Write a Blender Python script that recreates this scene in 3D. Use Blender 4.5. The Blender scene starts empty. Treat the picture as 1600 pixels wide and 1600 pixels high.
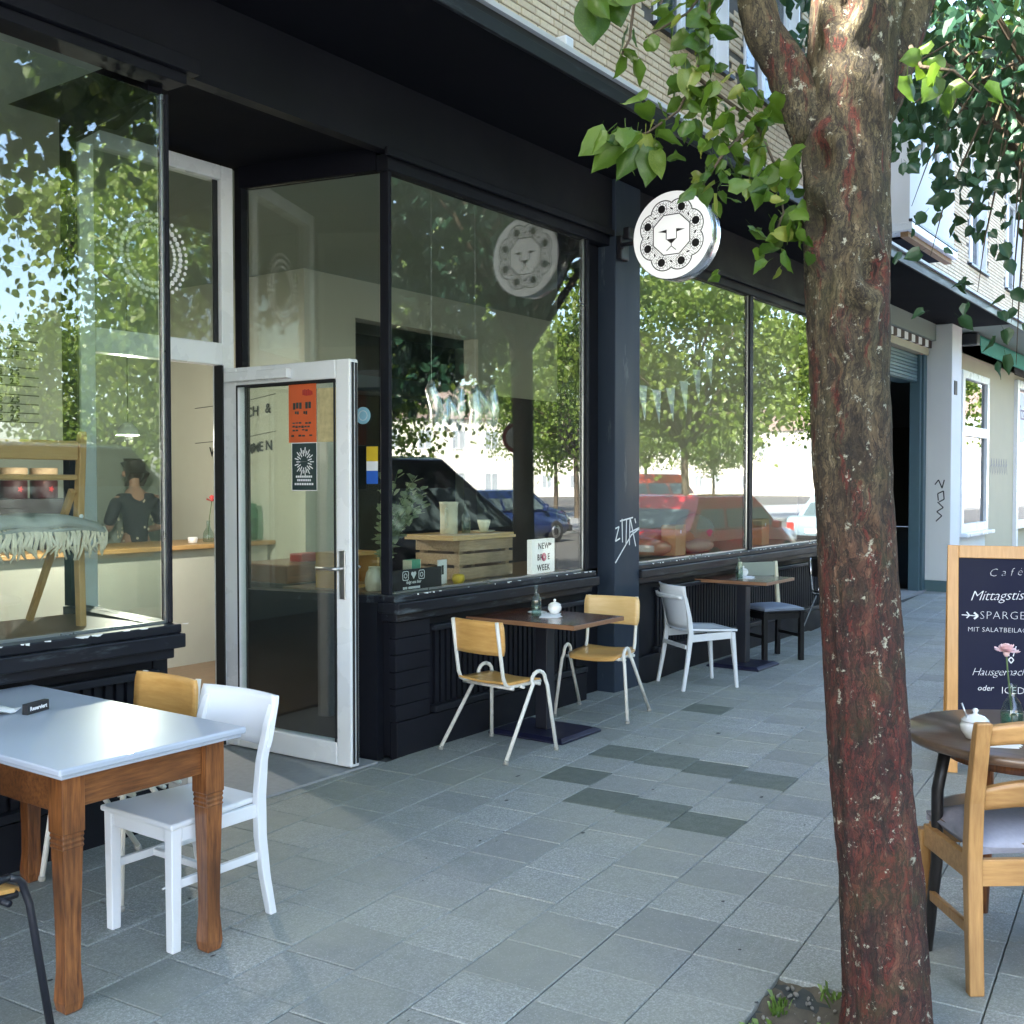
import bpy, math, random
from mathutils import Vector, Matrix, Euler

R = math.radians
S = bpy.context.scene
COL = S.collection
PI = math.pi

# ------------------------------------------------------------------ camera
CAM_YAW, CAM_PITCH = R(35.7), R(1.63)
cam_d = bpy.data.cameras.new("camera")
cam = bpy.data.objects.new("camera", cam_d)
COL.objects.link(cam)
cam.location = (0, -4.17, 1.6)
cam.rotation_euler = (R(90) - CAM_PITCH, 0, CAM_YAW - R(90))
cam_d.sensor_width = 36
cam_d.lens = 36 * 1690 / 1600
cam_d.clip_start, cam_d.clip_end = 0.05, 800
S.camera = cam

# ------------------------------------------------------------------ sky, sun, exposure
SUN_EL, SUN_AZ = R(42), R(152)            # azimuth from +X towards +Y: behind the viewer, just on the building's side
to_sun = Vector((math.cos(SUN_EL) * math.cos(SUN_AZ), math.cos(SUN_EL) * math.sin(SUN_AZ), math.sin(SUN_EL)))
world = bpy.data.worlds.new("World")
S.world = world
world.use_nodes = True
wn = world.node_tree
wn.nodes.clear()
sky = wn.nodes.new("ShaderNodeTexSky")
sky.sky_type = 'NISHITA'
sky.sun_disc = False
sky.sun_elevation = SUN_EL
sky.sun_rotation = math.atan2(to_sun.x, to_sun.y)
sky.air_density, sky.dust_density, sky.ozone_density = 1.0, 2.5, 1.0
bg = wn.nodes.new("ShaderNodeBackground")
bg.inputs[1].default_value = 0.14
wo = wn.nodes.new("ShaderNodeOutputWorld")
wn.links.new(sky.outputs[0], bg.inputs[0])
wn.links.new(bg.outputs[0], wo.inputs[0])
sun_d = bpy.data.lights.new("sun", 'SUN')
sun_d.energy, sun_d.angle, sun_d.color = 4.0, R(0.53), (1.0, 0.93, 0.8)
sun = bpy.data.objects.new("sun", sun_d)
COL.objects.link(sun)
sun.rotation_euler = to_sun.to_track_quat('Z', 'Y').to_euler()
sun.location = (0, 0, 30)
S.view_settings.view_transform = 'Standard'
S.view_settings.look = 'None'
S.view_settings.exposure = 3.5
S.view_settings.gamma = 1
S.view_settings.use_curve_mapping = False
S.render.engine = 'CYCLES'
S.cycles.use_denoising = True
S.cycles.max_bounces = 10
S.cycles.transparent_max_bounces = 24
S.cycles.sample_clamp_indirect = 6

# ------------------------------------------------------------------ helpers
def tag(o, label=None, cat=None, group=None, kind=None):
    if label: o['label'] = label
    if cat: o['category'] = cat
    if group: o['group'] = group
    if kind: o['kind'] = kind
    return o

def thing(name, label, cat, loc=(0, 0, 0), rz=0, group=None):
    o = bpy.data.objects.new(name, None)
    o.empty_display_size = 0.1
    COL.objects.link(o)
    o.location = loc
    o.rotation_euler = (0, 0, rz)
    return tag(o, label, cat, group)

KIDS = {}
def copy_tree(o, parent=None):
    c = o.copy()
    COL.objects.link(c)
    if parent: 
        c.parent = parent
        KIDS.setdefault(parent.name, []).append(c)
    for ch in list(KIDS.get(o.name, [])):
        copy_tree(ch, c)
    return c

def link(name, me, parent=None, loc=None, rot=None, scale=None):
    o = bpy.data.objects.new(name, me)
    COL.objects.link(o)
    if parent:
        o.parent = parent
        KIDS.setdefault(parent.name, []).append(o)
    if loc is not None: o.location = loc
    if rot is not None: o.rotation_euler = rot
    if scale is not None: o.scale = scale
    return o

class MB:
    def __init__(s):
        s.v, s.f, s.m, s.s = [], [], [], []
        s.M = None
    def add(s, vs, fs, mi=0, sm=False):
        n = len(s.v)
        if s.M is not None: vs = [tuple(s.M @ Vector(p)) for p in vs]
        s.v.extend(vs)
        for f in fs:
            s.f.append(tuple(i + n for i in f)); s.m.append(mi); s.s.append(sm)
        return s
    def box(s, x0, y0, z0, x1, y1, z1, mi=0):
        x0, x1 = min(x0, x1), max(x0, x1); y0, y1 = min(y0, y1), max(y0, y1); z0, z1 = min(z0, z1), max(z0, z1)
        v = [(x0,y0,z0),(x1,y0,z0),(x1,y1,z0),(x0,y1,z0),(x0,y0,z1),(x1,y0,z1),(x1,y1,z1),(x0,y1,z1)]
        return s.add(v, [(0,3,2,1),(4,5,6,7),(0,1,5,4),(1,2,6,5),(2,3,7,6),(3,0,4,7)], mi)
    def bar(s, p, q, w, h, mi=0, w2=None, h2=None, side=None):
        p, q = Vector(p), Vector(q); d = (q - p).normalized()
        a = Vector(side) if side else (Vector((0,0,1)).cross(d) if abs(d.z) < .95 else Vector((0,1,0)))
        a = (a - d * a.dot(d)).normalized(); b = d.cross(a)
        w2 = w if w2 is None else w2; h2 = h if h2 is None else h2
        v = []
        for c, ww, hh in ((p, w, h), (q, w2, h2)):
            for sx, sy in ((-1,-1),(1,-1),(1,1),(-1,1)):
                v.append(tuple(c + a * (sx*ww/2) + b * (sy*hh/2)))
        return s.add(v, [(0,3,2,1),(4,5,6,7),(0,1,5,4),(1,2,6,5),(2,3,7,6),(3,0,4,7)], mi)
    def tube(s, pts, r, n=8, mi=0, cap=True, noise=0, rng=None):
        pts = [Vector(p) for p in pts]; k = len(pts)
        rs = list(r) if isinstance(r, (list, tuple)) else [r] * k
        vs = []; up = None
        for i, p in enumerate(pts):
            t = (pts[min(i+1,k-1)] - pts[max(i-1,0)]).normalized()
            if up is None: up = Vector((1,0,0)) if abs(t.x) < .8 else Vector((0,1,0))
            a = (up - t * up.dot(t)).normalized(); up = a; b = t.cross(a)
            for j in range(n):
                an = 2*PI*j/n; rr = rs[i] * (1 + (rng.uniform(-noise, noise) if noise else 0))
                vs.append(tuple(p + a*(rr*math.cos(an)) + b*(rr*math.sin(an))))
        fs = [(i*n+j, i*n+(j+1)%n, (i+1)*n+(j+1)%n, (i+1)*n+j) for i in range(k-1) for j in range(n)]
        if cap: fs += [tuple(range(n-1,-1,-1)), tuple(range((k-1)*n, k*n))]
        return s.add(vs, fs, mi, True)
    def lathe(s, prof, n=20, c=(0,0,0), mi=0, caps=(True, True)):
        vs = [(c[0]+r*math.cos(2*PI*j/n), c[1]+r*math.sin(2*PI*j/n), c[2]+z) for r, z in prof for j in range(n)]
        k = len(prof)
        fs = [(i*n+j, i*n+(j+1)%n, (i+1)*n+(j+1)%n, (i+1)*n+j) for i in range(k-1) for j in range(n)]
        if caps[0]: fs.append(tuple(range(n-1,-1,-1)))
        if caps[1]: fs.append(tuple(range((k-1)*n, k*n)))
        return s.add(vs, fs, mi, True)
    def loft(s, loops, mi=0, sm=False, cap=True):
        n = len(loops[0]); k = len(loops)
        fs = [(i*n+j, i*n+(j+1)%n, (i+1)*n+(j+1)%n, (i+1)*n+j) for i in range(k-1) for j in range(n)]
        if cap: fs += [tuple(range(n-1,-1,-1)), tuple(range((k-1)*n, k*n))]
        return s.add([tuple(p) for l in loops for p in l], fs, mi, sm)
    def grid(s, pts, th, mi=0, sm=True):
        """a curved sheet: pts[i][j] on the middle surface, given thickness th"""
        a, b = len(pts), len(pts[0]); P = [[Vector(p) for p in r] for r in pts]
        top, bot = [], []
        for i in range(a):
            for j in range(b):
                du = P[min(i+1,a-1)][j] - P[max(i-1,0)][j]; dv = P[i][min(j+1,b-1)] - P[i][max(j-1,0)]
                nn = du.cross(dv); nn = nn.normalized() if nn.length > 1e-9 else Vector((0,0,1))
                top.append(tuple(P[i][j] + nn*th/2)); bot.append(tuple(P[i][j] - nn*th/2))
        n = a*b; fs = []
        for i in range(a-1):
            for j in range(b-1):
                q = (i*b+j, (i+1)*b+j, (i+1)*b+j+1, i*b+j+1)
                fs.append(q); fs.append(tuple(n+x for x in reversed(q)))
        s.add(top+bot, fs, mi, sm)
        rim = [i*b for i in range(a)] + [(a-1)*b+j for j in range(1,b)] + [i*b+b-1 for i in range(a-2,-1,-1)] + [j for j in range(b-2,0,-1)]
        base = len(s.v) - 2*n
        for x, y in zip(rim, rim[1:]+rim[:1]):
            s.f.append((base+x, base+n+x, base+n+y, base+y)); s.m.append(mi); s.s.append(False)
        return s
    def mesh(s, name, mats):
        me = bpy.data.meshes.new(name)
        me.from_pydata(s.v, [], s.f)
        me.polygons.foreach_set("material_index", s.m)
        me.polygons.foreach_set("use_smooth", s.s)
        for m in (mats if isinstance(mats, (list, tuple)) else [mats]): me.materials.append(m)
        me.update()
        return me
    def build(s, name, mats, parent=None, loc=None, rot=None, bevel=0, sub=0):
        o = link(name, s.mesh(name, mats), parent, loc, rot)
        if bevel:
            b = o.modifiers.new("bevel", 'BEVEL'); b.width = bevel; b.segments = 2; b.limit_method = 'ANGLE'; b.angle_limit = R(40)
        if sub:
            b = o.modifiers.new("sub", 'SUBSURF'); b.levels = sub; b.render_levels = sub
        return o

def boxp(name, mats, parent, x0, y0, z0, x1, y1, z1, bevel=0):
    return MB().box(x0, y0, z0, x1, y1, z1).build(name, mats, parent, bevel=bevel)

def text(name, body, size, m, parent=None, loc=(0,0,0), rot=(0,0,0), shear=0, align='LEFT', ext=0.0004, space=1.0, bold=0):
    c = bpy.data.curves.new(name, 'FONT')
    c.body = body; c.size = size; c.shear = shear; c.align_x = align; c.extrude = ext; c.space_character = space; c.offset = bold
    c.resolution_u = 2
    c.materials.append(m)
    tmp = bpy.data.objects.new(name, c); COL.objects.link(tmp)
    bpy.context.view_layer.update()
    me = bpy.data.meshes.new_from_object(tmp.evaluated_get(bpy.context.evaluated_depsgraph_get()))
    bpy.data.objects.remove(tmp)
    return link(name, me, parent, loc, rot)

# ------------------------------------------------------------------ materials
class NT:
    def __init__(s, name):
        s.mat = bpy.data.materials.new(name); s.mat.use_nodes = True
        s.t = s.mat.node_tree; s.b = s.t.nodes["Principled BSDF"]; s.out = s.t.nodes["Material Output"]
    def n(s, typ, **kw):
        x = s.t.nodes.new("ShaderNode" + typ)
        for k, v in kw.items(): setattr(x, k, v)
        return x
    def l(s, a, b): s.t.links.new(a, b)
    def coord(s, kind='Object', scale=(1,1,1)):
        tc = s.n("TexCoord"); mp = s.n("Mapping"); s.l(tc.outputs[kind], mp.inputs[0]); mp.inputs['Scale'].default_value = scale
        return mp.outputs[0]
    def noise(s, co, scale, detail=4, rough=.55):
        x = s.n("TexNoise"); x.inputs['Scale'].default_value = scale; x.inputs['Detail'].default_value = detail; x.inputs['Roughness'].default_value = rough
        s.l(co, x.inputs['Vector']); return x.outputs[0]
    def ramp(s, fac, stops):
        x = s.n("ValToRGB"); e = x.color_ramp.elements
        while len(e) < len(stops): e.new(.5)
        for el, (p, c) in zip(e, stops): el.position = p; el.color = (*c, 1) if len(c) == 3 else c
        s.l(fac, x.inputs[0]); return x.outputs[0]
    def mix(s, fac, a, b, blend='MIX'):
        x = s.n("Mix", data_type='RGBA', blend_type=blend)
        for sock, val in ((x.inputs[0], fac), (x.inputs[6], a), (x.inputs[7], b)):
            if hasattr(val, 'links') or hasattr(val, 'is_output'): s.l(val, sock)
            elif isinstance(val, (int, float)): sock.default_value = val
            else: sock.default_value = (*val, 1)
        return x.outputs[2]
    def bump(s, h, strength=.3, dist=.01):
        x = s.n("Bump"); x.inputs['Strength'].default_value = strength; x.inputs['Distance'].default_value = dist
        s.l(h, x.inputs['Height']); s.l(x.outputs[0], s.b.inputs['Normal'])
    def col(s, c):
        if hasattr(c, 'is_output'): s.l(c, s.b.inputs['Base Color'])
        else: s.b.inputs['Base Color'].default_value = (*c, 1)
    def rough(s, v):
        if hasattr(v, 'is_output'): s.l(v, s.b.inputs['Roughness'])
        else: s.b.inputs['Roughness'].default_value = v

def plain(name, c, rough=.5, metal=0, var=.12, scale=8, bump=.05, spec=.5, coat=0):
    k = NT(name); co = k.coord()
    nz = k.noise(co, scale, 5)
    k.col(k.mix(nz, tuple(x*(1-var) for x in c), tuple(min(1, x*(1+var)) for x in c)))
    k.b.inputs['Metallic'].default_value = metal
    k.b.inputs['Specular IOR Level'].default_value = spec
    k.b.inputs['Coat Weight'].default_value = coat
    r2 = k.n("MapRange"); k.l(nz, r2.inputs[0]); r2.inputs[3].default_value = max(.03, rough-.1); r2.inputs[4].default_value = min(1, rough+.1)
    k.rough(r2.outputs[0])
    if bump: k.bump(k.noise(co, scale*8, 3), bump, .004)
    return k.mat

def wood(name, c1, c2, rough=.4, axis=0, scale=6, coat=.2, dark=.0):
    k = NT(name); sc = [14, 14, 14]; sc[axis] = 1.2
    co = k.coord('Object', tuple(sc)); co2 = k.coord()
    n1 = k.noise(co, scale, 6, .6); n2 = k.noise(co2, 3, 3)
    base = k.ramp(n1, [(.3, c1), (.7, c2)])
    k.col(k.mix(n2, base, tuple(x*.72 for x in c1), 'MIX') if dark == 0 else k.mix(k.ramp(n2, [(.4, (0,0,0)), (.75, (dark,)*3)]), base, tuple(x*.35 for x in c1)))
    if dark == 0:
        k.t.links.remove(k.b.inputs['Base Color'].links[0])
        k.col(k.mix(k.ramp(n2, [(.35, (0,0,0)), (.8, (.35,)*3)]), base, tuple(x*.6 for x in c1)))
    k.rough(rough); k.b.inputs['Coat Weight'].default_value = coat; k.b.inputs['Coat Roughness'].default_value = .2
    k.bump(n1, .12, .002)
    return k.mat

def black_paint(name, c, scuff=(.2,.22,.25), amount=.62, rough=.55, scale=5, stretch=(1,1,1)):
    k = NT(name); k.b.inputs['Specular IOR Level'].default_value = .22; co = k.coord('Object', stretch)
    n1 = k.noise(co, scale, 8, .7); n2 = k.noise(co, scale*.35, 4)
    k.col(k.mix(k.ramp(n1, [(amount, (0,0,0)), (amount+.13, (.55,)*3)]), k.mix(n2, tuple(x*.75 for x in c), tuple(x*1.35 for x in c)), scuff))
    k.rough(k.ramp(n2, [(.3, (rough-.12,)*3), (.7, (rough+.15,)*3)]))
    k.bump(k.noise(co, 40, 4), .12, .003)
    return k.mat

def glass(name, tint=(.93,.965,.945), ior=1.75, dirt=.010, rough=0.0):
    k = NT(name); k.t.nodes.remove(k.b)
    tr = k.n("BsdfTransparent"); tr.inputs[0].default_value = (*tint, 1)
    gl = k.n("BsdfGlossy"); gl.inputs['Roughness'].default_value = rough
    r0 = ((ior-1)/(ior+1))**2
    lw = k.n("LayerWeight"); lw.inputs[0].default_value = .5
    pw = k.n("Math", operation='POWER'); k.l(lw.outputs['Facing'], pw.inputs[0]); pw.inputs[1].default_value = 5
    fr = k.n("Math", operation='MULTIPLY_ADD'); k.l(pw.outputs[0], fr.inputs[0]); fr.inputs[1].default_value = 1-r0; fr.inputs[2].default_value = r0
    mx = k.n("MixShader"); k.l(fr.outputs[0], mx.inputs[0]); k.l(tr.outputs[0], mx.inputs[1]); k.l(gl.outputs[0], mx.inputs[2])
    df = k.n("BsdfDiffuse"); df.inputs[0].default_value = (.55,.6,.58,1)
    co = k.coord(); nz = k.noise(co, 2.5, 8, .7)
    fac = k.ramp(nz, [(.45, (dirt*.35,)*3), (.75, (dirt*2,)*3)])
    m2 = k.n("MixShader"); k.l(fac, m2.inputs[0]); k.l(mx.outputs[0], m2.inputs[1]); k.l(df.outputs[0], m2.inputs[2])
    k.l(m2.outputs[0], k.out.inputs[0])
    return k.mat

def leafmat(name, c1, c2, trans=.45, seed_obj=True):
    k = NT(name)
    oi = k.n("ObjectInfo"); ge = k.n("NewGeometry")
    ad = k.n("Math", operation='ADD'); k.l(oi.outputs['Random'], ad.inputs[0]); k.l(ge.outputs['Random Per Island'], ad.inputs[1])
    fr = k.n("Math", operation='FRACT'); k.l(ad.outputs[0], fr.inputs[0])
    c = k.mix(fr.outputs[0], c1, c2)
    nz = k.noise(k.coord(), 30, 3)
    c = k.mix(k.ramp(nz, [(.45, (0,0,0)), (.8, (.35,)*3)]), c, tuple(x*1.5 for x in c2))
    k.col(c); k.rough(.42)
    tb = k.n("BsdfTranslucent")
    tc = k.mix(.5, c, (.20,.34,.02)); k.l(tc, tb.inputs[0])
    mx = k.n("MixShader"); mx.inputs[0].default_value = trans
    k.l(k.b.outputs[0], mx.inputs[1]); k.l(tb.outputs[0], mx.inputs[2]); k.l(mx.outputs[0], k.out.inputs[0])
    return k.mat

def emis(name, c, s):
    k = NT(name); k.col(c); k.b.inputs['Emission Color'].default_value = (*c, 1); k.b.inputs['Emission Strength'].default_value = s
    return k.mat

def slabmat(name, c, per_object):
    k = NT(name); co = k.coord('Object')
    geo = k.n("NewGeometry")
    rnd = (k.n("ObjectInfo").outputs['Random'] if per_object else geo.outputs['Random Per Island'])
    pos = k.n("Mapping"); k.l(geo.outputs['Position'], pos.inputs[0])
    P = pos.outputs[0]
    fine = k.noise(P, 130, 3, .7); mid = k.noise(P, 14, 6, .65); big = k.noise(P, .9, 4, .6)
    vor = k.n("TexVoronoi"); vor.inputs['Scale'].default_value = 95; k.l(P, vor.inputs['Vector'])
    base = k.mix(rnd, tuple(x*.68 for x in c), tuple(x*1.27 for x in c))
    base = k.mix(k.ramp(fine, [(.38, (1,1,1)), (.58, (0,0,0))]), base, tuple(x*.58 for x in c))
    spk = k.noise(P, 62, 4, .75); stn = k.noise(P, 5.5, 6, .7)
    base = k.mix(k.ramp(spk, [(.40, (.8,)*3), (.56, (0,0,0))]), base, tuple(x*.55 for x in c))
    base = k.mix(k.ramp(stn, [(.56, (0,0,0)), (.68, (.55,)*3)]), base, (c[0]*.55, c[1]*.58, c[2]*.52))
    base = k.mix(k.ramp(vor.outputs['Distance'], [(.08, (.8,)*3), (.2, (0,0,0))]), base, tuple(min(1, x*1.7) for x in c))
    base = k.mix(k.ramp(mid, [(.5, (0,0,0)), (.8, (.55,)*3)]), base, tuple(x*.6 for x in c))
    base = k.mix(k.ramp(big, [(.42, (0,0,0)), (.62, (.5,)*3)]), base, (c[0]*.82, c[1]*.80, c[2]*.66))
    k.col(base); k.rough(k.ramp(mid, [(.3, (.55,)*3), (.7, (.85,)*3)]))
    k.bump(fine, .25, .002)
    return k.mat

def brickmat(name, c, c2, per_object):
    k = NT(name)
    geo = k.n("NewGeometry")
    rnd = (k.n("ObjectInfo").outputs['Random'] if per_object else geo.outputs['Random Per Island'])
    nz = k.noise(geo.outputs['Position'], 45, 5, .65); big = k.noise(geo.outputs['Position'], .5, 3)
    b = k.mix(rnd, c, c2)
    b = k.mix(k.ramp(nz, [(.4, (0,0,0)), (.8, (.5,)*3)]), b, tuple(x*.6 for x in c))
    b = k.mix(k.ramp(big, [(.4, (0,0,0)), (.7, (.35,)*3)]), b, (.36,.24,.12))
    k.col(b); k.rough(.85); k.bump(nz, .3, .003)
    return k.mat

M = {}
M['navy'] = black_paint('navy black paint', (.0070,.0078,.0125), scuff=(.10,.11,.13), amount=.74, rough=.58)
M['navy_worn'] = black_paint('worn black paint on timber', (.012,.0135,.019), scuff=(.12,.15,.17), amount=.56, rough=.40, stretch=(.5,3,3))
M['pillar'] = black_paint('slate blue pillar paint', (.026,.038,.060), scuff=(.16,.19,.2), amount=.60, rough=.5, scale=4, stretch=(3,3,.6))
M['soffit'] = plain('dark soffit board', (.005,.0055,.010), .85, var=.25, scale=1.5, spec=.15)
M['chip'] = plain('chipped white paint', (.7,.72,.72), .6)
M['white_pvc'] = plain('white plastic frame', (.76,.78,.80), .28, var=.05, scale=3, bump=.02)
M['seal'] = plain('black rubber seal', (.012,.013,.016), .6)
M['alu'] = plain('brushed aluminium', (.62,.63,.64), .3, 1, var=.06)
M['chrome'] = plain('polished steel', (.72,.73,.75), .2, .85, var=.04)
M['glass'] = glass('shop window glass', ior=1.95)
M['glass_dark'] = glass('upper window glass', (.45,.5,.52), 1.9)
M['clear'] = glass('clear bottle glass', (.78,.87,.84), 1.85, .02)
M['green_glass'] = glass('green tinted glass', (.55,.78,.68), 1.5, .02)
M['carglass'] = glass('car window glass', (.35,.42,.42), 1.6, .01)
M['plaster'] = plain('beige plaster', (.58,.58,.48), .85, var=.06, scale=2)
M['plaster_dim'] = plain('grey green plaster', (.30,.335,.29), .85, var=.08, scale=2)
M['darkwall'] = plain('dark blue wall paint', (.018,.02,.03), .6, var=.2)
M['inner_floor'] = wood('cafe floor boards', (.16,.10,.06), (.24,.16,.09), .45, 0)
M['ceiling'] = plain('cafe ceiling', (.30,.36,.33), .9, var=.05)
M['counter'] = plain('counter front plaster', (.52,.52,.44), .7, var=.05)
M['oak'] = wood('honey beech plywood', (.60,.31,.085), (.74,.43,.14), .34, 1, 4, .3)
M['beech'] = wood('pale beech backrest', (.74,.48,.19), (.82,.57,.27), .34, 1, 4, .3)
M['table_leg'] = wood('varnished pine legs', (.085,.026,.010), (.33,.125,.036), .32, 2, 7, .4, .8)
M['table_apron'] = wood('varnished pine apron', (.10,.033,.012), (.30,.118,.036), .34, 0, 7, .4, .8)
M['oakchair'] = wood('light oak', (.31,.155,.05), (.48,.27,.095), .42, 2, 5, .2, .5)
M['oakchair_h'] = wood('light oak rails', (.33,.165,.055), (.50,.285,.10), .42, 1, 5, .2, .6)
M['board_frame'] = wood('orange pine frame', (.50,.24,.06), (.62,.33,.10), .4, 2, 5, .3)
M['mahogany'] = wood('red brown table top', (.085,.030,.020), (.14,.05,.032), .22, 1, 5, .5)
M['mahogany_edge'] = wood('brown table edge', (.25,.12,.06), (.32,.17,.09), .4, 1)
M['walnut'] = wood('dark round table top', (.095,.055,.034), (.15,.092,.058), .3, 1, 5, .4)
M['crate'] = wood('weathered crate wood', (.38,.26,.15), (.54,.39,.24), .8, 0, 6, 0, .7)
M['foldwood'] = wood('folding chair beech', (.46,.27,.10), (.58,.36,.15), .4, 0, 5, .2)
M['foldwood_v'] = wood('folding chair posts', (.46,.27,.10), (.58,.36,.15), .4, 2, 5, .2)
M['white_lacquer'] = plain('white gloss lacquer', (.74,.77,.82), .2, var=.03, scale=3, bump=.01, coat=.3)
M['white_metal'] = plain('cream powder coated steel', (.74,.72,.66), .3, var=.08, scale=12)
M['white_wood'] = plain('white painted wood', (.72,.74,.77), .32, var=.06, scale=6, bump=.05)
M['blue_white'] = plain('white table lacquer', (.42,.47,.56), .36, var=.04, scale=2, bump=.01, coat=.15)
M['black_metal'] = plain('black powder coated steel', (.014,.015,.022), .38, 0, var=.2)
M['base_metal'] = plain('dark blue cast iron', (.012,.013,.035), .4, 0, var=.2)
M['black_wood'] = plain('black stained wood', (.012,.011,.012), .35, var=.2)
M['cushion'] = plain('blue grey upholstery', (.22,.26,.34), .9, var=.12, scale=60, bump=.35)
M['cushion_lav'] = plain('lavender grey upholstery', (.30,.315,.39), .92, var=.15, scale=70, bump=.4)
M['rubber'] = plain('grey rubber feet', (.30,.29,.26), .7)
M['porcelain'] = plain('white porcelain', (.82,.82,.80), .12, var=.02, bump=0, coat=.4)
M['paper'] = plain('white paper', (.84,.85,.87), .8, var=.03)
M['cream'] = plain('cream glaze', (.72,.68,.52), .3, var=.05)
M['red'] = plain('red enamel', (.42,.03,.03), .4)
M['darkred'] = plain('dark red paint', (.035,.005,.007), .6)
M['sack'] = plain('jute sack', (.36,.24,.13), .95, var=.2, scale=50, bump=.5)
M['sack2'] = plain('striped sack cloth', (.42,.36,.28), .95, var=.2, scale=40, bump=.5)
M['cardboard'] = plain('brown paper', (.55,.36,.17), .8, var=.1)
M['slate'] = black_paint('chalkboard paint', (.007,.009,.030), scuff=(.06,.07,.11), amount=.64, rough=.6, scale=3)
M['chalk'] = plain('chalk', (.72,.74,.78), .95)
M['print_white'] = plain('white print', (.85,.85,.86), .5, bump=0)
M['print_black'] = plain('black print', (.012,.012,.015), .5, bump=0)
M['print_dark'] = plain('dark poster print', (.03,.055,.055), .5, bump=0)
M['print_orange'] = plain('orange poster print', (.66,.12,.035), .5, bump=0)
M['print_yellow'] = plain('yellow print', (.70,.48,.03), .5, bump=0)
M['print_blue'] = plain('blue print', (.03,.13,.55), .5, bump=0)
M['print_lightblue'] = plain('pale blue sticker print', (.30,.56,.68), .5, bump=0)
M['print_pink'] = plain('pink print', (.75,.10,.22), .5, bump=0)
M['print_green'] = plain('green print', (.10,.40,.27), .5, bump=0)
M['print_map'] = plain('tan map print', (.50,.42,.22), .6, var=.4, scale=30, bump=0)
M['purple'] = plain('purple sign print', (.10,.04,.16), .5, bump=0)
M['sign_white'] = plain('white acrylic sign', (.88,.89,.90), .18, var=.02, bump=0, coat=.4)
M['sign_glow'] = emis('white acrylic with added glow', (.88,.89,.90), .055)  # faint emission added to brighten the shaded lion sign face; letter board shares it
M['pink_petal'] = plain('pink carnation petals', (.84,.60,.62), .8, var=.2, scale=40)
M['coral_petal'] = plain('coral flower petals', (.72,.10,.10), .7)
M['stem'] = plain('green stem', (.10,.17,.06), .6)
M['blanket'] = plain('grey green wool', (.40,.41,.37), .95, var=.2, scale=30, bump=.5)
M['fringe'] = plain('cream wool fringe', (.80,.71,.54), .95, var=.2, scale=60, bump=.5)
M['foil'] = plain('silver foil', (.88,.89,.91), .16, .75, var=.05, scale=20, bump=.4)
M['skin'] = plain('skin', (.48,.27,.18), .5, var=.06)
M['hair'] = plain('dark brown hair', (.025,.018,.014), .5, var=.4, scale=40, bump=.5)
M['shirt'] = plain('dark floral shirt', (.02,.022,.035), .8, var=.6, scale=30)
M['mortar'] = plain('pale mortar', (.11,.10,.09), .9, var=.15, scale=20)
M['asphalt'] = plain('asphalt', (.085,.085,.082), .85, var=.3, scale=40, bump=.4)
M['kerb'] = plain('granite kerb', (.26,.27,.28), .8, var=.2, scale=30, bump=.2)
M['bed'] = plain('dirty joint sand', (.045,.050,.048), .95, var=.4, scale=20, bump=.3)
M['earth'] = plain('tree pit soil', (.10,.085,.06), .95, var=.5, scale=30, bump=.6)
M['stone'] = plain('grit stones', (.20,.19,.165), .9, var=.4, scale=9)
M['grass'] = leafmat('weeds', (.06,.12,.02), (.12,.20,.04), .3)
M['gum'] = plain('trodden chewing gum', (.045,.048,.05), .7)
M['stucco_white'] = plain('white stucco', (.76,.77,.78), .85, var=.06, scale=2, bump=.1)
M['stucco_beige'] = plain('beige stucco', (.50,.45,.33), .85, var=.08, scale=2, bump=.1)
M['stucco_house'] = plain('cream house render', (.68,.66,.60), .85, var=.06, scale=1)
M['soffit_light'] = plain('grey green soffit', (.26,.30,.27), .85, var=.12, scale=2)
M['shutter'] = plain('teal grey roller shutter', (.055,.11,.14), .45, var=.1)
M['shutter_light'] = plain('light teal grey shutter slat', (.09,.16,.18), .45, var=.1)
M['flash'] = plain('zinc flashing', (.58,.61,.68), .45, .0, var=.1, scale=3)
M['awning'] = plain('green awning cloth', (.10,.36,.29), .9, var=.1)
M['roof_far'] = plain('grey brown roof tiles', (.20,.15,.13), .85, var=.3, scale=3)
M['roof'] = plain('red roof tiles', (.24,.09,.06), .85, var=.3, scale=10)
M['eave'] = wood('brown eave boards', (.26,.14,.06), (.36,.21,.10), .7, 0, 5, 0)
M['tyre'] = plain('tyre rubber', (.015,.015,.016), .8)
M['bulb'] = emis('lit bulb', (1.0, .78, .45), 1.2)
M['graffiti_white'] = plain('white spray paint', (.78,.8,.82), .7, bump=0)
M['graffiti_black'] = plain('black marker paint', (.02,.02,.03), .6, bump=0)
M['graffiti_grey'] = plain('faded marker paint', (.30,.28,.30), .7, bump=0)
for nm, c in (('car_black', (.008,.008,.010)), ('car_red', (.50,.022,.03)), ('car_orange', (.50,.07,.03)), ('car_blue', (.008,.02,.09)), ('car_green', (.006,.016,.013)), ('car_pale', (.30,.42,.50)), ('car_silver', (.45,.46,.48))):
    M[nm] = plain(nm.replace('_', ' ') + ' paint', c, .22, 0, var=.03, bump=0, coat=.9)
M['slab'] = slabmat('paving slab concrete', (.318,.338,.328), True)
M['slab_dark'] = slabmat('dark green paving slab concrete', (.145,.170,.150), True)
M['slab_stuff'] = slabmat('far paving slab concrete', (.318,.338,.328), False)
M['brick'] = brickmat('pale yellow brick', (.66,.54,.385), (.78,.66,.48), True)
M['brick_stuff'] = brickmat('pale yellow brick courses', (.66,.54,.385), (.78,.66,.48), False)
M['leaf'] = leafmat('broad lime leaf', (.016,.060,.010), (.095,.175,.018), .34)
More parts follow.
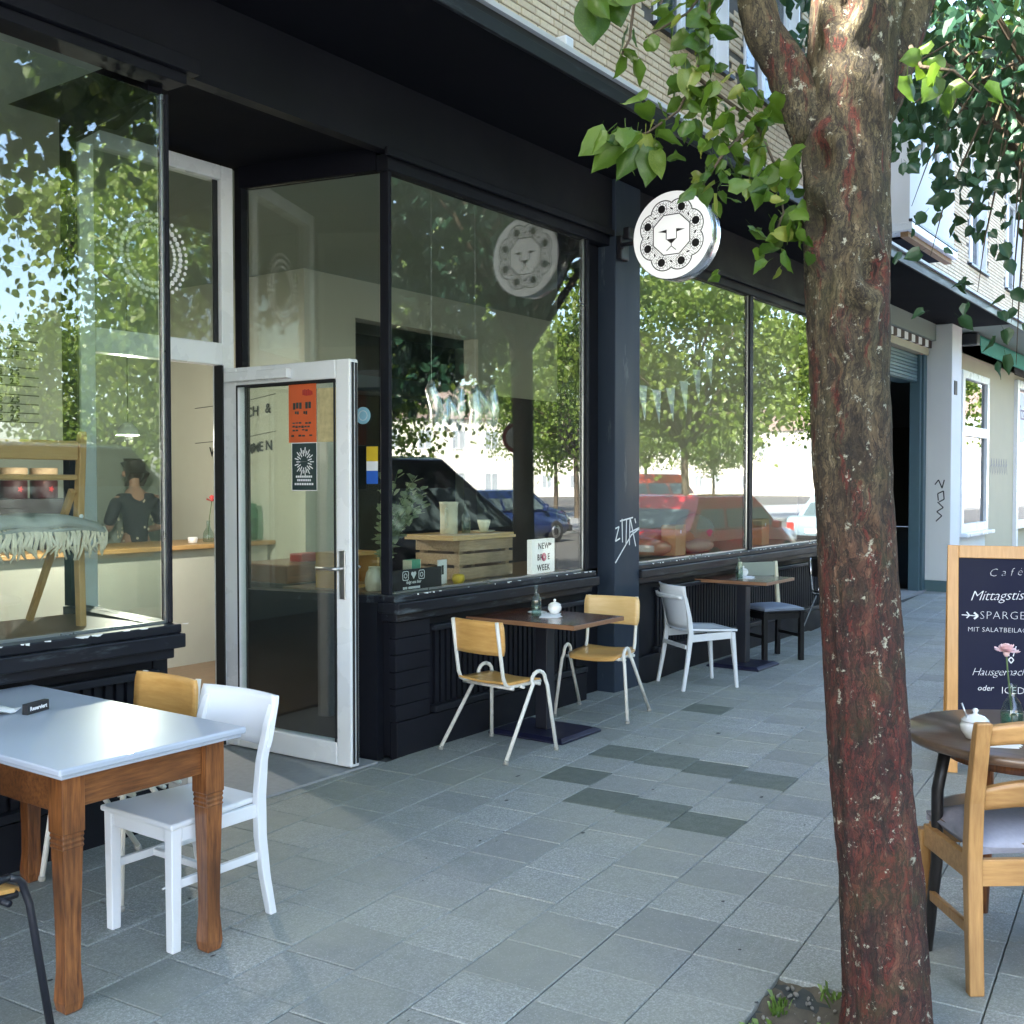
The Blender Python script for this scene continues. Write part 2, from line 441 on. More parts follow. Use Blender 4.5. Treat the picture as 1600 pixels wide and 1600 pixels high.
M['leaf_pale'] = leafmat('pale yellowing lime leaf', (.09,.16,.022), (.24,.27,.05), .28)
M['leaf_dark'] = leafmat('dark maple leaf', (.010,.046,.030), (.028,.082,.045), .22)
M['leaf_street'] = leafmat('street tree leaf', (.07,.13,.018), (.16,.22,.035), .45)
M['leaf_eu'] = leafmat('eucalyptus leaf', (.17,.22,.15), (.36,.42,.29), .25)

def barkmat():
    k = NT('flaking bark')
    geo = k.n("NewGeometry"); P = geo.outputs['Position']
    wz = k.n("TexNoise"); wz.inputs['Scale'].default_value = 9; wz.inputs['Detail'].default_value = 5; k.l(P, wz.inputs['Vector'])
    off = k.n("VectorMath", operation='SCALE'); k.l(wz.outputs['Color'], off.inputs[0]); off.inputs['Scale'].default_value = .075
    wp = k.n("VectorMath", operation='ADD'); k.l(P, wp.inputs[0]); k.l(off.outputs[0], wp.inputs[1])
    st = k.n("Mapping"); k.l(wp.outputs[0], st.inputs[0]); st.inputs['Scale'].default_value = (1, 1, .36)
    v = st.outputs[0]
    def voro(scale, feat):
        x = k.n("TexVoronoi", feature=feat); x.inputs['Scale'].default_value = scale; k.l(v, x.inputs['Vector']); return x
    ve2 = voro(64, 'DISTANCE_TO_EDGE'); vc = voro(64, 'F1')
    sp = k.n("SeparateColor"); k.l(vc.outputs['Color'], sp.inputs[0])
    sl = k.n("Mapping"); k.l(wp.outputs[0], sl.inputs[0]); sl.inputs['Scale'].default_value = (1, 1, .14)
    n1 = k.noise(v, 17, 9, .72); n2 = k.noise(v, 60, 6, .75); n3 = k.noise(P, 4, 4); ns = k.noise(sl.outputs[0], 21, 6, .6); nh = k.noise(P, 26, 7, .75)
    sx = k.n("SeparateXYZ"); k.l(P, sx.inputs[0])
    hz = k.n("MapRange"); hz.inputs[1].default_value = 1.05; hz.inputs[2].default_value = 1.95; k.l(sx.outputs[2], hz.inputs[0])
    n3m = k.n("MapRange"); n3m.inputs[3].default_value = -.5; n3m.inputs[4].default_value = .5; k.l(n3, n3m.inputs[0])
    hn = k.n("Math", operation='ADD', use_clamp=True); k.l(hz.outputs[0], hn.inputs[0]); k.l(n3m.outputs[0], hn.inputs[1])
    low = k.ramp(n1, [(.30, (.010,.005,.006)), (.45, (.055,.014,.012)), (.58, (.125,.034,.024)), (.72, (.22,.085,.05))])
    high = k.ramp(n1, [(.30, (.018,.014,.009)), (.43, (.065,.051,.028)), (.56, (.145,.120,.065)), (.70, (.31,.27,.17))])
    c = k.mix(hn.outputs[0], low, high)
    c = k.mix(k.ramp(ns, [(.555, (0,0,0)), (.61, (.9,)*3)]), c, (.125,.020,.014))                     # long red-brown bared streaks
    c = k.mix(k.ramp(sp.outputs[0], [(.62, (0,0,0)), (.70, (.45,)*3)]), c, (.035,.026,.017))
    def ridge(sock, lo, hi, amt):
        a_ = k.n("Math", operation='SUBTRACT'); k.l(sock, a_.inputs[0]); a_.inputs[1].default_value = .5
        b_ = k.n("Math", operation='ABSOLUTE'); k.l(a_.outputs[0], b_.inputs[0])
        return k.ramp(b_.outputs[0], [(lo, (amt,)*3), (hi, (0,0,0))])
    c = k.mix(k.ramp(k.noise(v, 75, 4, .6), [(.60, (0,0,0)), (.68, (.35,)*3)]), c, (.22,.18,.11))
    c = k.mix(ridge(k.noise(sl.outputs[0], 30, 5, .65), .004, .03, .85), c, (.008,.006,.006))
    c = k.mix(ridge(k.noise(v, 24, 6, .7), .004, .02, .6), c, (.010,.008,.007))
    c = k.mix(k.ramp(ve2.outputs['Distance'], [(.0, (.55,)*3), (.07, (0,0,0))]), c, (.014,.010,.008))
    c = k.mix(k.ramp(n2, [(.54, (0,0,0)), (.64, (.75,)*3)]), c, (.011,.009,.008))
    c = k.mix(k.ramp(nh, [(.595, (0,0,0)), (.64, (.9,)*3)]), c, (.42,.42,.33))     # lichen
    c = k.mix(k.ramp(k.noise(P, 6, 5), [(.55, (0,0,0)), (.72, (.28,)*3)]), c, (.070,.078,.022))
    k.col(c); k.rough(.82)
    e2 = k.n("MapRange"); k.l(ns, e2.inputs[0])
    m1 = k.n("Math", operation='ADD'); k.l(n1, m1.inputs[0]); k.l(n2, m1.inputs[1])
    m2 = k.n("Math", operation='ADD'); k.l(m1.outputs[0], m2.inputs[0]); k.l(e2.outputs[0], m2.inputs[1])
    k.bump(m2.outputs[0], .9, .016)
    return k.mat
M['bark'] = barkmat()
M['bark_plain'] = plain('grey brown bark', (.085,.065,.045), .9, var=.5, scale=20, bump=.8)
# ------------------------------------------------------------------ ground, road, pavement
rng = random.Random(7)
TH = R(5)
AX, NX = (math.cos(TH), math.sin(TH)), (-math.sin(TH), math.cos(TH))
def AN(a, n): return (a*AX[0] + n*NX[0], a*AX[1] + n*NX[1])
KERB_N = -5.35
road = MB().box(-150, -150, -.3, 150, 150, -.13).build('road', M['asphalt']); tag(road, kind='structure')
def strip(mb, a0, a1, n0, n1, z0, z1):
    c = [AN(a0, n0), AN(a1, n0), AN(a1, n1), AN(a0, n1)]
    mb.loft([[(*p, z0) for p in c], [(*p, z1) for p in c]])
pave_mb = MB(); strip(pave_mb, -20, 60, KERB_N + .12, 3.0, -.2, -.02)
pavement = pave_mb.build('pavement', M['bed']); tag(pavement, kind='structure')
far_mb = MB(); strip(far_mb, -60, 110, -30, -17.5, -.2, -.01)
tag(far_mb.build('far_pavement', M['kerb']), kind='structure')
kerb_mesh = MB().box(-.495, -.06, -.2, .495, .06, -.004).mesh('kerb_stone', M['kerb'])
kb = link('kerb', MB().box(-.1, -.05, -.3, .1, .05, -.25).mesh('kerb_bed', M['bed']), None, (*AN(0, KERB_N), 0), (0, 0, TH)); tag(kb, kind='structure')
for i in range(-6, 30):
    link('kerb_stone', kerb_mesh, kb, (i, .06, 0))
from bpy_extras.object_utils import world_to_camera_view
bpy.context.view_layer.update()
def in_view(p):
    q = world_to_camera_view(S, cam, Vector(p)); return q
ROW, LEN = .302, .2855
offs = {0: 2.99, 1: 2.955, 2: 2.92, 3: 2.84, 4: 3.07, 5: 3.06}
darks = [(4.77,-1.44),(4.54,-1.77),(4.48,-2.07),(4.40,-2.39),(5.49,-1.43),(5.38,-1.75),(5.39,-2.08),(5.28,-2.39),(6.74,-1.48),(3.42,-1.22),(3.42,-1.47)]
slabs = []
for k in range(-7, 14):
    n = -1.32 - ROW*k - ROW/2
    if n < KERB_N + .2: break
    o = offs.get(k, rng.uniform(2.8, 3.1))
    for j in range(-26, 70):
        a = o + (j + .5)*LEN
        x, y = AN(a, n)
        if y > .13 or x < -6 or x > 26: continue
        if y > -.02 and not (3.1 < x < 4.7): 
            if y > .1: continue
        if (k == 6 and 2.42 < a < 3.06) or (k == 7 and 2.42 < a < 2.95): continue        # the tree pit
        q = in_view((x, y, 0))
        vis = q.z > .3 and -.05 < q.x < 1.05 and -.05 < q.y < 1.05
        dk = any(abs(a-da) < LEN*.5 and abs(n-dn) < ROW*.5 for da, dn in darks)
        slabs.append((0 if vis else 1, q.z if vis else 99, a, n, dk))
slabs.sort()
def slab_mb(mb, tilt=None):
    hx, hy, b = LEN/2-.0020, ROW/2-.0020, .0035
    lo = [(-hx,-hy,-.03),(hx,-hy,-.03),(hx,hy,-.03),(-hx,hy,-.03)]
    mid = [(x,y,-b) for x,y,_ in lo]
    top = [(-hx+b,-hy+b,0),(hx-b,-hy+b,0),(hx-b,hy-b,0),(-hx+b,hy-b,0)]
    return mb.loft([lo, mid, top])
slab_me = slab_mb(MB()).mesh('paving_slab', M['slab'])
slab_dk = slab_mb(MB()).mesh('dark_paving_slab', M['slab_dark'])
rest = MB()
for i, (nv, dpt, a, n, dk) in enumerate(slabs):
    x, y = AN(a, n); dz = rng.uniform(-.0015, .001); tx, ty = rng.gauss(0, .0016), rng.gauss(0, .0016)
    if i < 300 and not nv:
        link('paving_slab', slab_dk if dk else slab_me, pavement, (x, y, dz), (tx, ty, TH + rng.gauss(0, .003)))
    else:
        rest.M = Matrix.Translation((x, y, dz)) @ Euler((tx, ty, TH)).to_matrix().to_4x4(); slab_mb(rest)
rest.M = None
tag(rest.build('paving_slabs', M['slab_stuff'], pavement), kind='stuff')
# trodden gum
g = MB()
for i in range(70):
    x, y = rng.uniform(1.8, 9), rng.uniform(-3.2, -.7); r0 = rng.uniform(.005, .016)*rng.choice((.6, .8, 1.3)); e = rng.uniform(.35, .8)
    g.add([(x+r0*math.cos(t)*rng.uniform(.6,1.25), y+r0*e*math.sin(t), .0035) for t in [2*PI*j/9 for j in range(9)]] + [(x, y, .0055)], [(j, (j+1)%9, 9) for j in range(9)])
tag(g.build('chewing_gum', M['gum'], pavement), kind='stuff')
# tree pit: soil, stones, weeds
pit = MB()
N = 18
def pitz(i, j): return -.035 + .03*rng.random() + .03*math.exp(-((i-N/2)**2+(j-N/2)**2)/22)
pit.add([(*AN(2.30+.86*i/N, -3.78+.70*j/N), pitz(i, j)) for i in range(N+1) for j in range(N+1)],
        [(i*(N+1)+j, (i+1)*(N+1)+j, (i+1)*(N+1)+j+1, i*(N+1)+j+1) for i in range(N) for j in range(N)], 0, True)
soil = pit.build('tree_pit_soil', M['earth']); tag(soil, kind='structure')
g = MB()
for i in range(240):
    x, y, r0 = *AN(rng.uniform(2.44, 3.02), rng.uniform(-3.72, -3.16)), rng.uniform(.003, .010)
    g.M = Matrix.Translation((x, y, -.012 + r0*.3)) @ Euler((rng.random()*6, rng.random()*6, rng.random()*6)).to_matrix().to_4x4() @ Matrix.Diagonal((r0, r0*.8, r0*.55, 1))
    g.lathe([(.5,-.9),(1,-.3),(.9,.4),(.4,.95)], 6)
g.M = None
tag(g.build('gravel', M['stone'], None), 'small pale grit and stones on the soil round the tree foot', 'gravel', kind='stuff')
g = MB()
for c in range(15):
    cx, cy = AN(rng.uniform(2.46, 3.0), rng.uniform(-3.22, -3.15)) if c < 10 else AN(rng.uniform(2.5, 3.0), rng.uniform(-3.6, -3.16))
    for b in range(14):
        an, ln = rng.random()*6.28, rng.uniform(.012, .034); dx, dy = math.cos(an), math.sin(an); w = .004
        x, y = cx + rng.gauss(0, .015), cy + rng.gauss(0, .015)
        g.add([(x-dy*w, y+dx*w, -.02), (x+dy*w, y-dx*w, -.02), (x+dx*ln*.5+dy*w, y+dy*ln*.5-dx*w, ln*.7), (x+dx*ln, y+dy*ln, ln*.75)], [(0,1,2),(0,2,3)])
tag(g.build('weeds', M['grass'], None), 'low green weeds sprouting in the tree pit', 'weeds', kind='stuff')

# ------------------------------------------------------------------ the cafe building
B = thing('cafe_building', 'pale yellow brick building with black painted cafe shopfront and white bay window', 'building')
X0, X1 = -16, 42
boxp('rear_wall', M['mortar'], B, X0, 10, -.1, X1, 10.3, 7.8)
boxp('end_wall', M['mortar'], B, X0, .2, -.1, X0+.3, 9.99, 7.8)
boxp('end_wall', M['mortar'], B, X1-.3, .2, -.1, X1, 9.99, 7.8)
boxp('upper_floor', M['mortar'], B, X0, .05, 3.62, X1, 10, 3.9)
rf = MB()
for (xa, ya, za, xb, yb, zb) in ((X0-.2, -.45, 7.82, 0, 5, 11.2),):
    v = [(X0-.2, -.45, 7.84), (X1+.2, -.45, 7.84), (X1+.2, 5.1, 11.3), (X0-.2, 5.1, 11.3), (X0-.2, 10.8, 7.84), (X1+.2, 10.8, 7.84)]
    rf.add(v, [(0,1,2,3),(3,2,5,4),(0,3,4),(1,5,2),(0,4,5,1)])
rf.build('roof', M['roof'], B)
boxp('eave', M['eave'], B, X0, -.42, 7.72, X1, .04, 7.83)
# brick wall: openings of the upper floor
WIN = [(7.75, 9.13, 5.25, 6.75), (9.50, 10.85, 5.25, 6.75), (13.1, 15.15, 4.64, 7.3), (18.2, 19.36, 5.05, 6.75), (20.9, 22.2, 5.05, 6.75), (24.2, 25.4, 5.05, 6.75), (2.8, 4.2, 5.25, 6.75), (-1, .4, 5.25, 6.75)]
wall = MB()
xs = sorted([X0, X1] + [w for q in WIN for w in q[:2]])
for a, b in zip(xs, xs[1:]):
    zz = 3.9
    for q in [q for q in WIN if q[0] <= a and b <= q[1]]:
        wall.box(a, .012, zz, b, .3, q[2]); zz = q[3]
    wall.box(a, .012, zz, b, .3, 7.72)
bw = wall.build('brick_wall', M['mortar'], B)
BL, BH, J = .22, .055, .009
bl = []
k = 0
z = 4.02
while z < 7.70:
    off = (k % 2)*BL*.75 + rng.uniform(-.03, .03); x = 3.5 + off
    while x < 34:
        L = BL if rng.random() > .34 else BL/2
        cx, cz = x + L/2, z + BH/2
        if not any(q[0]-L/2 < cx < q[1]+L/2 and q[2]-.03 < cz < q[3]+.03 for q in WIN): bl.append((cx, cz, L))
        x += L
    z += BH; k += 1
def key(t):
    q = in_view((t[0], 0, t[1])); vis = q.z > 0 and -.01 < q.x < .90 and q.y < 1.0 and (t[1]-4.02) > .4 - 0*t[0]
    d = 4.17*4.0/3.27
    return (0 if vis else 1, q.z)
bl.sort(key=key)
def brick_mb(mb, L, b=.004):
    h, w = BH/2-J/2, L/2-J/2
    return mb.loft([[(-w,.0,-h),(-w,.0,h),(w,.0,h),(w,.0,-h)],[(-w,-.010,-h),(-w,-.010,h),(w,-.010,h),(w,-.010,-h)],[(-w+b,-.014,-h+b),(-w+b,-.014,h-b),(w-b,-.014,h-b),(w-b,-.014,-h+b)]])
bme = {BL: brick_mb(MB(), BL).mesh('brick', M['brick']), BL/2: brick_mb(MB(), BL/2).mesh('half_brick', M['brick'])}
rest = MB()
for i, (cx, cz, L) in enumerate(bl):
    p = (cx, .0115 + rng.uniform(-.0015, .0015), cz)
    if i < 300: link('brick', bme[L], bw, p)
    else:
        rest.M = Matrix.Translation(p); brick_mb(rest, L)
rest.M = None
tag(rest.build('brick_courses', M['brick_stuff'], bw), kind='stuff')
# upper windows
def upper_window(x0, x1, z0, z1, y=.10):
    f = MB(); w = .07
    f.box(x0, y, z0, x0+w, y+.08, z1).box(x1-w, y, z0, x1, y+.08, z1).box(x0+w, y, z0, x1-w, y+.08, z0+w).box(x0+w, y, z1-w, x1-w, y+.08, z1)
    xm = (x0+x1)/2; f.box(xm-.045, y-.005, z0+w, xm+.045, y+.075, z1-w)
    o = f.build('window', M['white_pvc'], B, bevel=.004)
    for a, b in ((x0+w, xm-.045), (xm+.045, x1-w)):
        boxp('pane', M['glass_dark'], o, a, y+.035, z0+w, b, y+.045, z1-w)
    boxp('sill', M['black_metal'], o, x0-.05, -.05, z0-.035, x1+.05, y, z0)
    rv = MB().box(x0-.0, -.012, z0, x0+.02, y, z1).box(x1-.02, -.012, z0, x1, y, z1).box(x0+.02, -.012, z1-.02, x1-.02, y, z1)
    rv.build('reveal', M['white_pvc'], o)
    boxp('curtain', M['paper'], o, x0+.05, y+.16, z0, x1-.05, y+.17, z1)
for q in WIN:
    if q[0] != 13.1: upper_window(*q)
bay = MB()
bx0, bx1, bz0, bz1, by = 13.1, 15.15, 4.64, 7.3, -.5
bay.box(bx0, by, bz0, bx1, by+.06, bz0+.85).box(bx0, by+.06, bz0, bx0+.06, .1, bz1).box(bx1-.06, by+.06, bz0, bx1, .1, bz1)
bay.box(bx0, by, bz0+2.3, bx1, by+.06, bz1)
for i in range(4):
    xa = bx0 + i*(bx1-bx0-.12)/3; bay.box(xa, by, bz0+.85, xa+.12, by+.06, bz0+2.3)
bay.box(bx0+.06, by+.06, bz1-.06, bx1-.06, .1, bz1)
bo = bay.build('bay_window', M['stucco_white'], B)
for i in range(3):
    xa = bx0 + i*(bx1-bx0-.12)/3 + .12; xb = bx0 + (i+1)*(bx1-bx0-.12)/3
    boxp('pane', M['glass_dark'], bo, xa, by+.03, bz0+.85, xb, by+.04, bz0+2.3)
boxp('drip_trim', M['white_pvc'], bo, bx0-.04, by-.04, bz0-.10, bx1+.04, .0, bz0-.002, .01)
boxp('drip_shadow_gap', M['black_metal'], bo, bx0-.045, by-.045, bz0+.003, bx1+.045, by-.003, bz0+.03)
boxp('underside', M['soffit'], bo, bx0+.25, by+.12, bz0-.13, bx1-.1, -.02, bz0-.102)
boxp('underside_batten', M['eave'], bo, bx0+.02, by+.02, bz0-.16, bx1-.02, by+.11, bz0-.102)
# canopy over the shopfronts
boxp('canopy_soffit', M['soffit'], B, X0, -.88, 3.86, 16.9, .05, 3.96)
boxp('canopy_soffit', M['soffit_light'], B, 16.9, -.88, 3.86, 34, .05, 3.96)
boxp('canopy_edge', M['navy_worn'], B, X0, -.905, 3.845, 34, -.881, 3.915, .004)
boxp('canopy_gap', M['seal'], B, X0, -.895, 3.916, 34, -.881, 3.955)
boxp('flashing', M['flash'], B, X0, -.925, 3.956, 34, .0, 3.985)
# white box lamp above the canopy edge
sb = MB().box(6.30, -.10, 4.55, 6.40, .0, 4.66).build('sensor_box', M['white_pvc'], B, bevel=.012)
MB().box(6.315, -.085, 4.538, 6.385, -.02, 4.5495).build('lens', M['seal'], sb)

# shopfront joinery
FA = -4
boxp('fascia', M['navy'], B, FA, -.02, 3.46, 12.2, .06, 3.859)
hd = MB()
hd.box(4.6, .0, 3.365, 7.06, .09, 3.458).box(7.44, .0, 3.365, 12.1, .09, 3.458).box(4.55, -.045, 3.43, 7.06, -.021, 3.475).box(7.44, -.045, 3.43, 12.1, -.021, 3.475)
hd.build('window_head', M['navy'], B, bevel=.004)
MB().box(FA, -.05, 3.41, 3.19, .09, 3.458).box(FA, -.085, 3.459, 3.24, -.021, 3.53).build('window_head', M['navy'], B, bevel=.004)
boxp('recess_soffit', M['soffit'], B, 2.99, .061, 3.50, 4.75, 1.109, 3.56)
pl = boxp('pillar', M['pillar'], B, 7.06, -.05, -.02, 7.44, .35, 3.858, .006)
boxp('pillar_reveal', M['navy'], B, 6.80, .10, 0, 7.058, .3, 3.46)
boxp('pillar', M['navy'], B, 11.82, -.03, -.02, 12.2, .35, 3.458, .006)
# graffiti tag on the pillar
gz = MB()
def stroke(mb, pts, w, y):
    for p, q in zip(pts, pts[1:]): mb.bar((p[0], y, p[1]), (q[0], y, q[1]), .0015, w, side=(0, 1, 0))
def S3(px, pz): return (7.06 + px*.38, 1.0 + pz*.32)
for pts in ([(.02,.76),(.16,.80),(.02,.46),(.20,.52)], [(.28,.98),(.30,.42)], [(.20,.93),(.72,1.0)], [(.46,.95),(.44,.36)], [(.60,.97),(.58,.34)], [(.58,.64),(.98,.74)], [(.98,.72),(.66,.58),(.02,-.05)], [(.62,.96),(.84,.30)], [(.84,.86),(.80,.97)]):
    stroke(gz, [S3(*p) for p in pts], .011, -.0515)
gz.build('graffiti_tag', M['graffiti_white'], pl)

def chips(x0, x1, y, z, n, parent):
    c = MB()
    for i in range(n):
        x = rng.uniform(x0, x1); l = rng.uniform(.008, .05); h = rng.uniform(.003, .012)
        c.add([(x, y, z), (x+l, y, z), (x+l*rng.uniform(.6, 1), y-.0012, z-h), (x+l*rng.uniform(0, .3), y-.0012, z-h*rng.uniform(.4, 1))], [(0,3,2,1)])
    o = c.build('paint_chips', M['chip'], parent); tag(o, kind='stuff')

def shopwin(x0, x1, splits, yr, pier=None):
    """sill, riser with battens, glazing between x0 and x1"""
    s = MB().box(x0, -.045, .905, x1, .12, .945).box(x0, -.075, .84, x1, .10, .9045).box(x0+.03, -.03, .79, x1-.03, .10, .8395)
    so = s.build('window_sill', M['navy_worn'], B, bevel=.006)
    chips(x0, x1, -.0465, .946, int((x1-x0)*9), so)
    r = MB().box(x0+.06, yr, 0, x1-.06, yr+.25, .79)
    ro = r.build('stall_riser', M['navy'], B)
    boxp('plinth', M['navy'], ro, x0+.06, yr-.055, -.02, x1-.06, yr-.001, .20, .006)
    boxp('lower_rail', M['navy_worn'], ro, x0+.40, yr-.065, .205, x1-.06, yr-.001, .245, .006)
    boxp('upper_rail', M['navy_worn'], ro, x0+.40, yr-.06, .70, x1-.06, yr-.001, .735, .006)
    bm = MB().box(-.017, -.022, .246, .017, -.001, .699).mesh('batten', M['navy'])
    x = x0 + .46
    while x < x1 - .1:
        link('batten', bm, ro, (x, yr, 0)); x += .055
    if pier:
        for i in range(6):
            z0 = .205 + i*.097
            boxp('pier_block', M['navy'], ro, x0+.055, yr-.05, z0, x0+.36, yr-.001, z0+.093, .003)
    xs = [x0+.05] + splits + [x1-.04]
    fo = bpy.data.objects.new('shop_window', None); COL.objects.link(fo); fo.parent = B
    for xa, xb in [(x0+(.022 if x0 > 4.5 and x0 < 4.7 else 0), x0+.05), (x1-(.016 if x1 < 3.2 else .04), x1)] + [(sx-.04, sx+.04) for sx in splits]:
        MB().box(xa, .018, .946, xb, .085, 3.364).build('frame_post', M['navy'], fo, bevel=.004)
    for a, b in zip(xs, xs[1:]):
        a2, b2 = a + (.04 if a in splits else 0), b - (.04 if b in splits else 0)
        if x1 < 3.2 and b == xs[-1]: b2 += .024
        boxp('pane', M['glass'], fo, a2, .046, .946, b2, .054, 3.364)
        MB().box(a2, .036, .946, b2, .045, .957).box(b2-.012, .036, .958, b2, .045, 3.364).build('glazing_bead', M['alu'], fo)
    return fo
shopwin(FA, 3.14, [-.5], .10)
shopwin(4.60, 6.80, [], .05, True)
shopwin(7.44, 11.82, [9.75], .05)
# splayed returns of the entrance recess
def slab_on(p, q, z0, z1, th, mats, name, parent, bevel=0):
    p, q = Vector((*p, 0)), Vector((*q, 0)); d = (q-p).normalized(); n = Vector((-d.y, d.x, 0))*th/2
    c = [p-n, q-n, q+n, p+n]
    return MB().loft([[(v.x, v.y, z0) for v in c], [(v.x, v.y, z1) for v in c]]).build(name, mats, parent, bevel=bevel)
for (p, q, e) in (((4.62, .09), (4.42, 1.02), 4.42), ((3.12, .09), (3.27, 1.02), 3.27)):
    so = slab_on(p, q, -.02, .90, .07, M['navy'], 'return_riser', B)
    slab_on(p, q, .901, .945, .12, M['navy_worn'], 'sill', so)
    slab_on(p, q, 3.37, 3.499, .07, M['soffit'], 'return_head', B)
    go = slab_on(p, q, .946, 3.369, .01, M['glass'], 'return_pane', B)
    MB().box(e-.03, 1.0, .946, e+.03, 1.06, 3.499).build('post', M['navy'], go)
boxp('entrance_step', M['kerb'], B, 3.2, .0, -.02, 4.5, 1.3, .012)

# white door frame with transom
DFY = 1.0
f = MB()
f.box(3.31, DFY, .0, 3.40, DFY+.09, 3.47).box(4.24, DFY, .0, 4.33, DFY+.09, 3.47).box(3.40, DFY, 3.385, 4.24, DFY+.09, 3.47).box(3.40, DFY-.005, 2.29, 4.24, DFY+.085, 2.42)
df = f.build('door_frame', M['white_pvc'], B, bevel=.006)
boxp('transom_pane', M['glass'], df, 3.40, DFY+.04, 2.42, 4.24, DFY+.048, 3.385)
boxp('gasket', M['seal'], df, 4.205, DFY+.03, 2.42, 4.239, DFY+.039, 3.385)
boxp('gasket', M['seal'], df, 4.228, DFY-.012, .02, 4.2395, DFY+.06, 2.288)
# lion decal on the transom (ring of small cells)
dc = MB()
for i in range(40):
    a0 = 2*PI*i/40
    for rr, s in ((.235, .012), (.195, .016), (.155, .012)):
        cx, cz = 3.78 + rr*math.cos(a0), 2.87 + rr*math.sin(a0)
        dc.add([(cx+s*math.cos(t), DFY+.036, cz+s*math.sin(t)) for t in [k*PI/3 for k in range(6)]], [tuple(range(6))])
dc.build('lion_decal', M['print_white'], df)
# open door leaf: hinged on the right post, swung out over the step
dr = bpy.data.objects.new('entrance_door', None); COL.objects.link(dr); dr.parent = B; KIDS.setdefault(B.name, []).append(dr)
dr.location = (4.285, 1.0, .02); dr.rotation_euler = (0, 0, R(-88))
W_, H_ = 1.0, 2.25
leaf = MB().box(0, -.035, 0, .105, .035, H_).box(W_-.105, -.035, 0, W_, .035, H_).box(.105, -.035, H_-.105, W_-.105, .035, H_).box(.105, -.035, 0, W_-.105, .035, .13)
leaf.build('leaf_frame', M['white_pvc'], dr, bevel=.008)
gk = MB()
for y in (-.0375, .0352):
    gk.box(.105, y, .13, .118, y+.002, H_-.105).box(W_-.118, y, .13, W_-.105, y+.002, H_-.105).box(.118, y, H_-.118, W_-.118, y+.002, H_-.105)
gk.build('gasket', M['seal'], dr)
boxp('pane', M['glass'], dr, .105, -.006, .13, W_-.105, .006, H_-.105)
MB().box(W_+.001, -.02, .02, W_+.008, -.008, H_-.02).box(W_+.001, .008, .02, W_+.008, .02, H_-.02).build('edge_seal', M['seal'], dr)
MB().box(W_-.075, -.046, .93, W_-.03, -.0355, 1.20).build('handle_plate', M['alu'], dr, bevel=.004)
MB().tube([(W_-.052,-.046,1.10),(W_-.052,-.095,1.10),(W_-.07,-.10,1.10),(W_-.20,-.10,1.10)], .0095, 10).build('handle', M['alu'], dr)
MB().box(W_-.075, .0355, .93, W_-.03, .046, 1.20).build('handle_plate', M['alu'], dr, bevel=.004)
MB().tube([(W_-.052,.046,1.10),(W_-.052,.095,1.10),(W_-.07,.10,1.10),(W_-.20,.10,1.10)], .0095, 10).build('handle', M['alu'], dr)
MB().box(.04, -.075, H_-.085, .56, -.036, H_-.03).build('door_closer', M['white_pvc'], dr, bevel=.006)

# ---- inside the cafe
boxp('cafe_floor', M['inner_floor'], B, -4, 1.3, -.02, 13, 6, .03)
boxp('display_ledge', M['inner_floor'], B, 4.66, .10, .90, 11.8, .95, .94)
boxp('display_ledge', M['inner_floor'], B, -4, .13, .90, 3.08, .75, .94)
boxp('ledge_front', M['darkwall'], B, 4.66, .90, .03, 11.8, .95, .899)
boxp('ledge_front', M['darkwall'], B, -4, .70, .03, 3.08, .75, .899)
boxp('cafe_ceiling', M['ceiling'], B, -4, 1.11, 3.50, 13, 6, 3.60)
boxp('cafe_ceiling', M['ceiling'], B, 4.75, .10, 3.50, 12.2, 1.109, 3.60)
boxp('cafe_ceiling', M['ceiling'], B, -4, .10, 3.50, 2.99, 1.109, 3.60)
boxp('back_wall', M['plaster_dim'], B, -4, 5.0, .03, 8.2, 5.15, 3.5)
boxp('side_wall', M['plaster'], B, -4.2, .15, 0, -4, 6, 3.5)
boxp('side_wall', M['plaster'], B, 12.2, .36, 0, 12.35, 6, 3.6)
boxp('partition', M['plaster'], B, 6.80, 3.0, .03, 7.45, 5.0, 3.5)
boxp('partition_beam', M['plaster'], B, 7.45, 3.0, 3.14, 9.35, 3.2, 3.5)
boxp('partition', M['plaster'], B, 9.35, 3.0, 2.55, 12.2, 3.2, 3.5)
boxp('partition_panel', M['darkwall'], B, 9.35, 3.02, .03, 12.2, 3.2, 2.549)
boxp('back_room_wall', M['darkwall'], B, 7.45, 5.6, .03, 12.2, 5.75, 3.5)
boxp('back_room_ledge', M['shutter'], B, 7.45, 5.2, 2.72, 12.2, 5.6, 2.92)
"""counter"""
CT = thing('service_counter', 'long plastered cafe counter with thin wooden top behind the entrance', 'counter', (0, 0, 0))
boxp('counter_front', M['counter'], CT, 2.2, 3.45, .03, 6.75, 3.55, 1.02)
boxp('counter_top', M['foldwood'], CT, 2.1, 3.38, 1.021, 6.79, 4.15, 1.06, .006)
"""pendant"""
PD = thing('pendant_lamp', 'small lit lamp with white shade hanging before the cafe counter', 'lamp', (4.70, 2.6, 1.96))
MB().lathe([(.075,-.03),(.068,.01),(.045,.04),(.02,.06)], 20, caps=(False, True)).build('lamp_shade', M['paper'], PD)
MB().lathe([(.001,-.035),(.014,-.03),(.02,-.005),(.012,.02)], 12).build('bulb', M['bulb'], PD)
MB().tube([(0,0,.06),(0,0,1.535)], .004, 6).build('cord', M['seal'], PD)
ld = bpy.data.lights.new('lamp_light', 'POINT'); ld.energy = 15; ld.color = (1, .93, .80); ld.shadow_soft_size = .02
lo = bpy.data.objects.new('lamp_light', ld); COL.objects.link(lo); lo.location = (4.70, 2.6, 1.90)

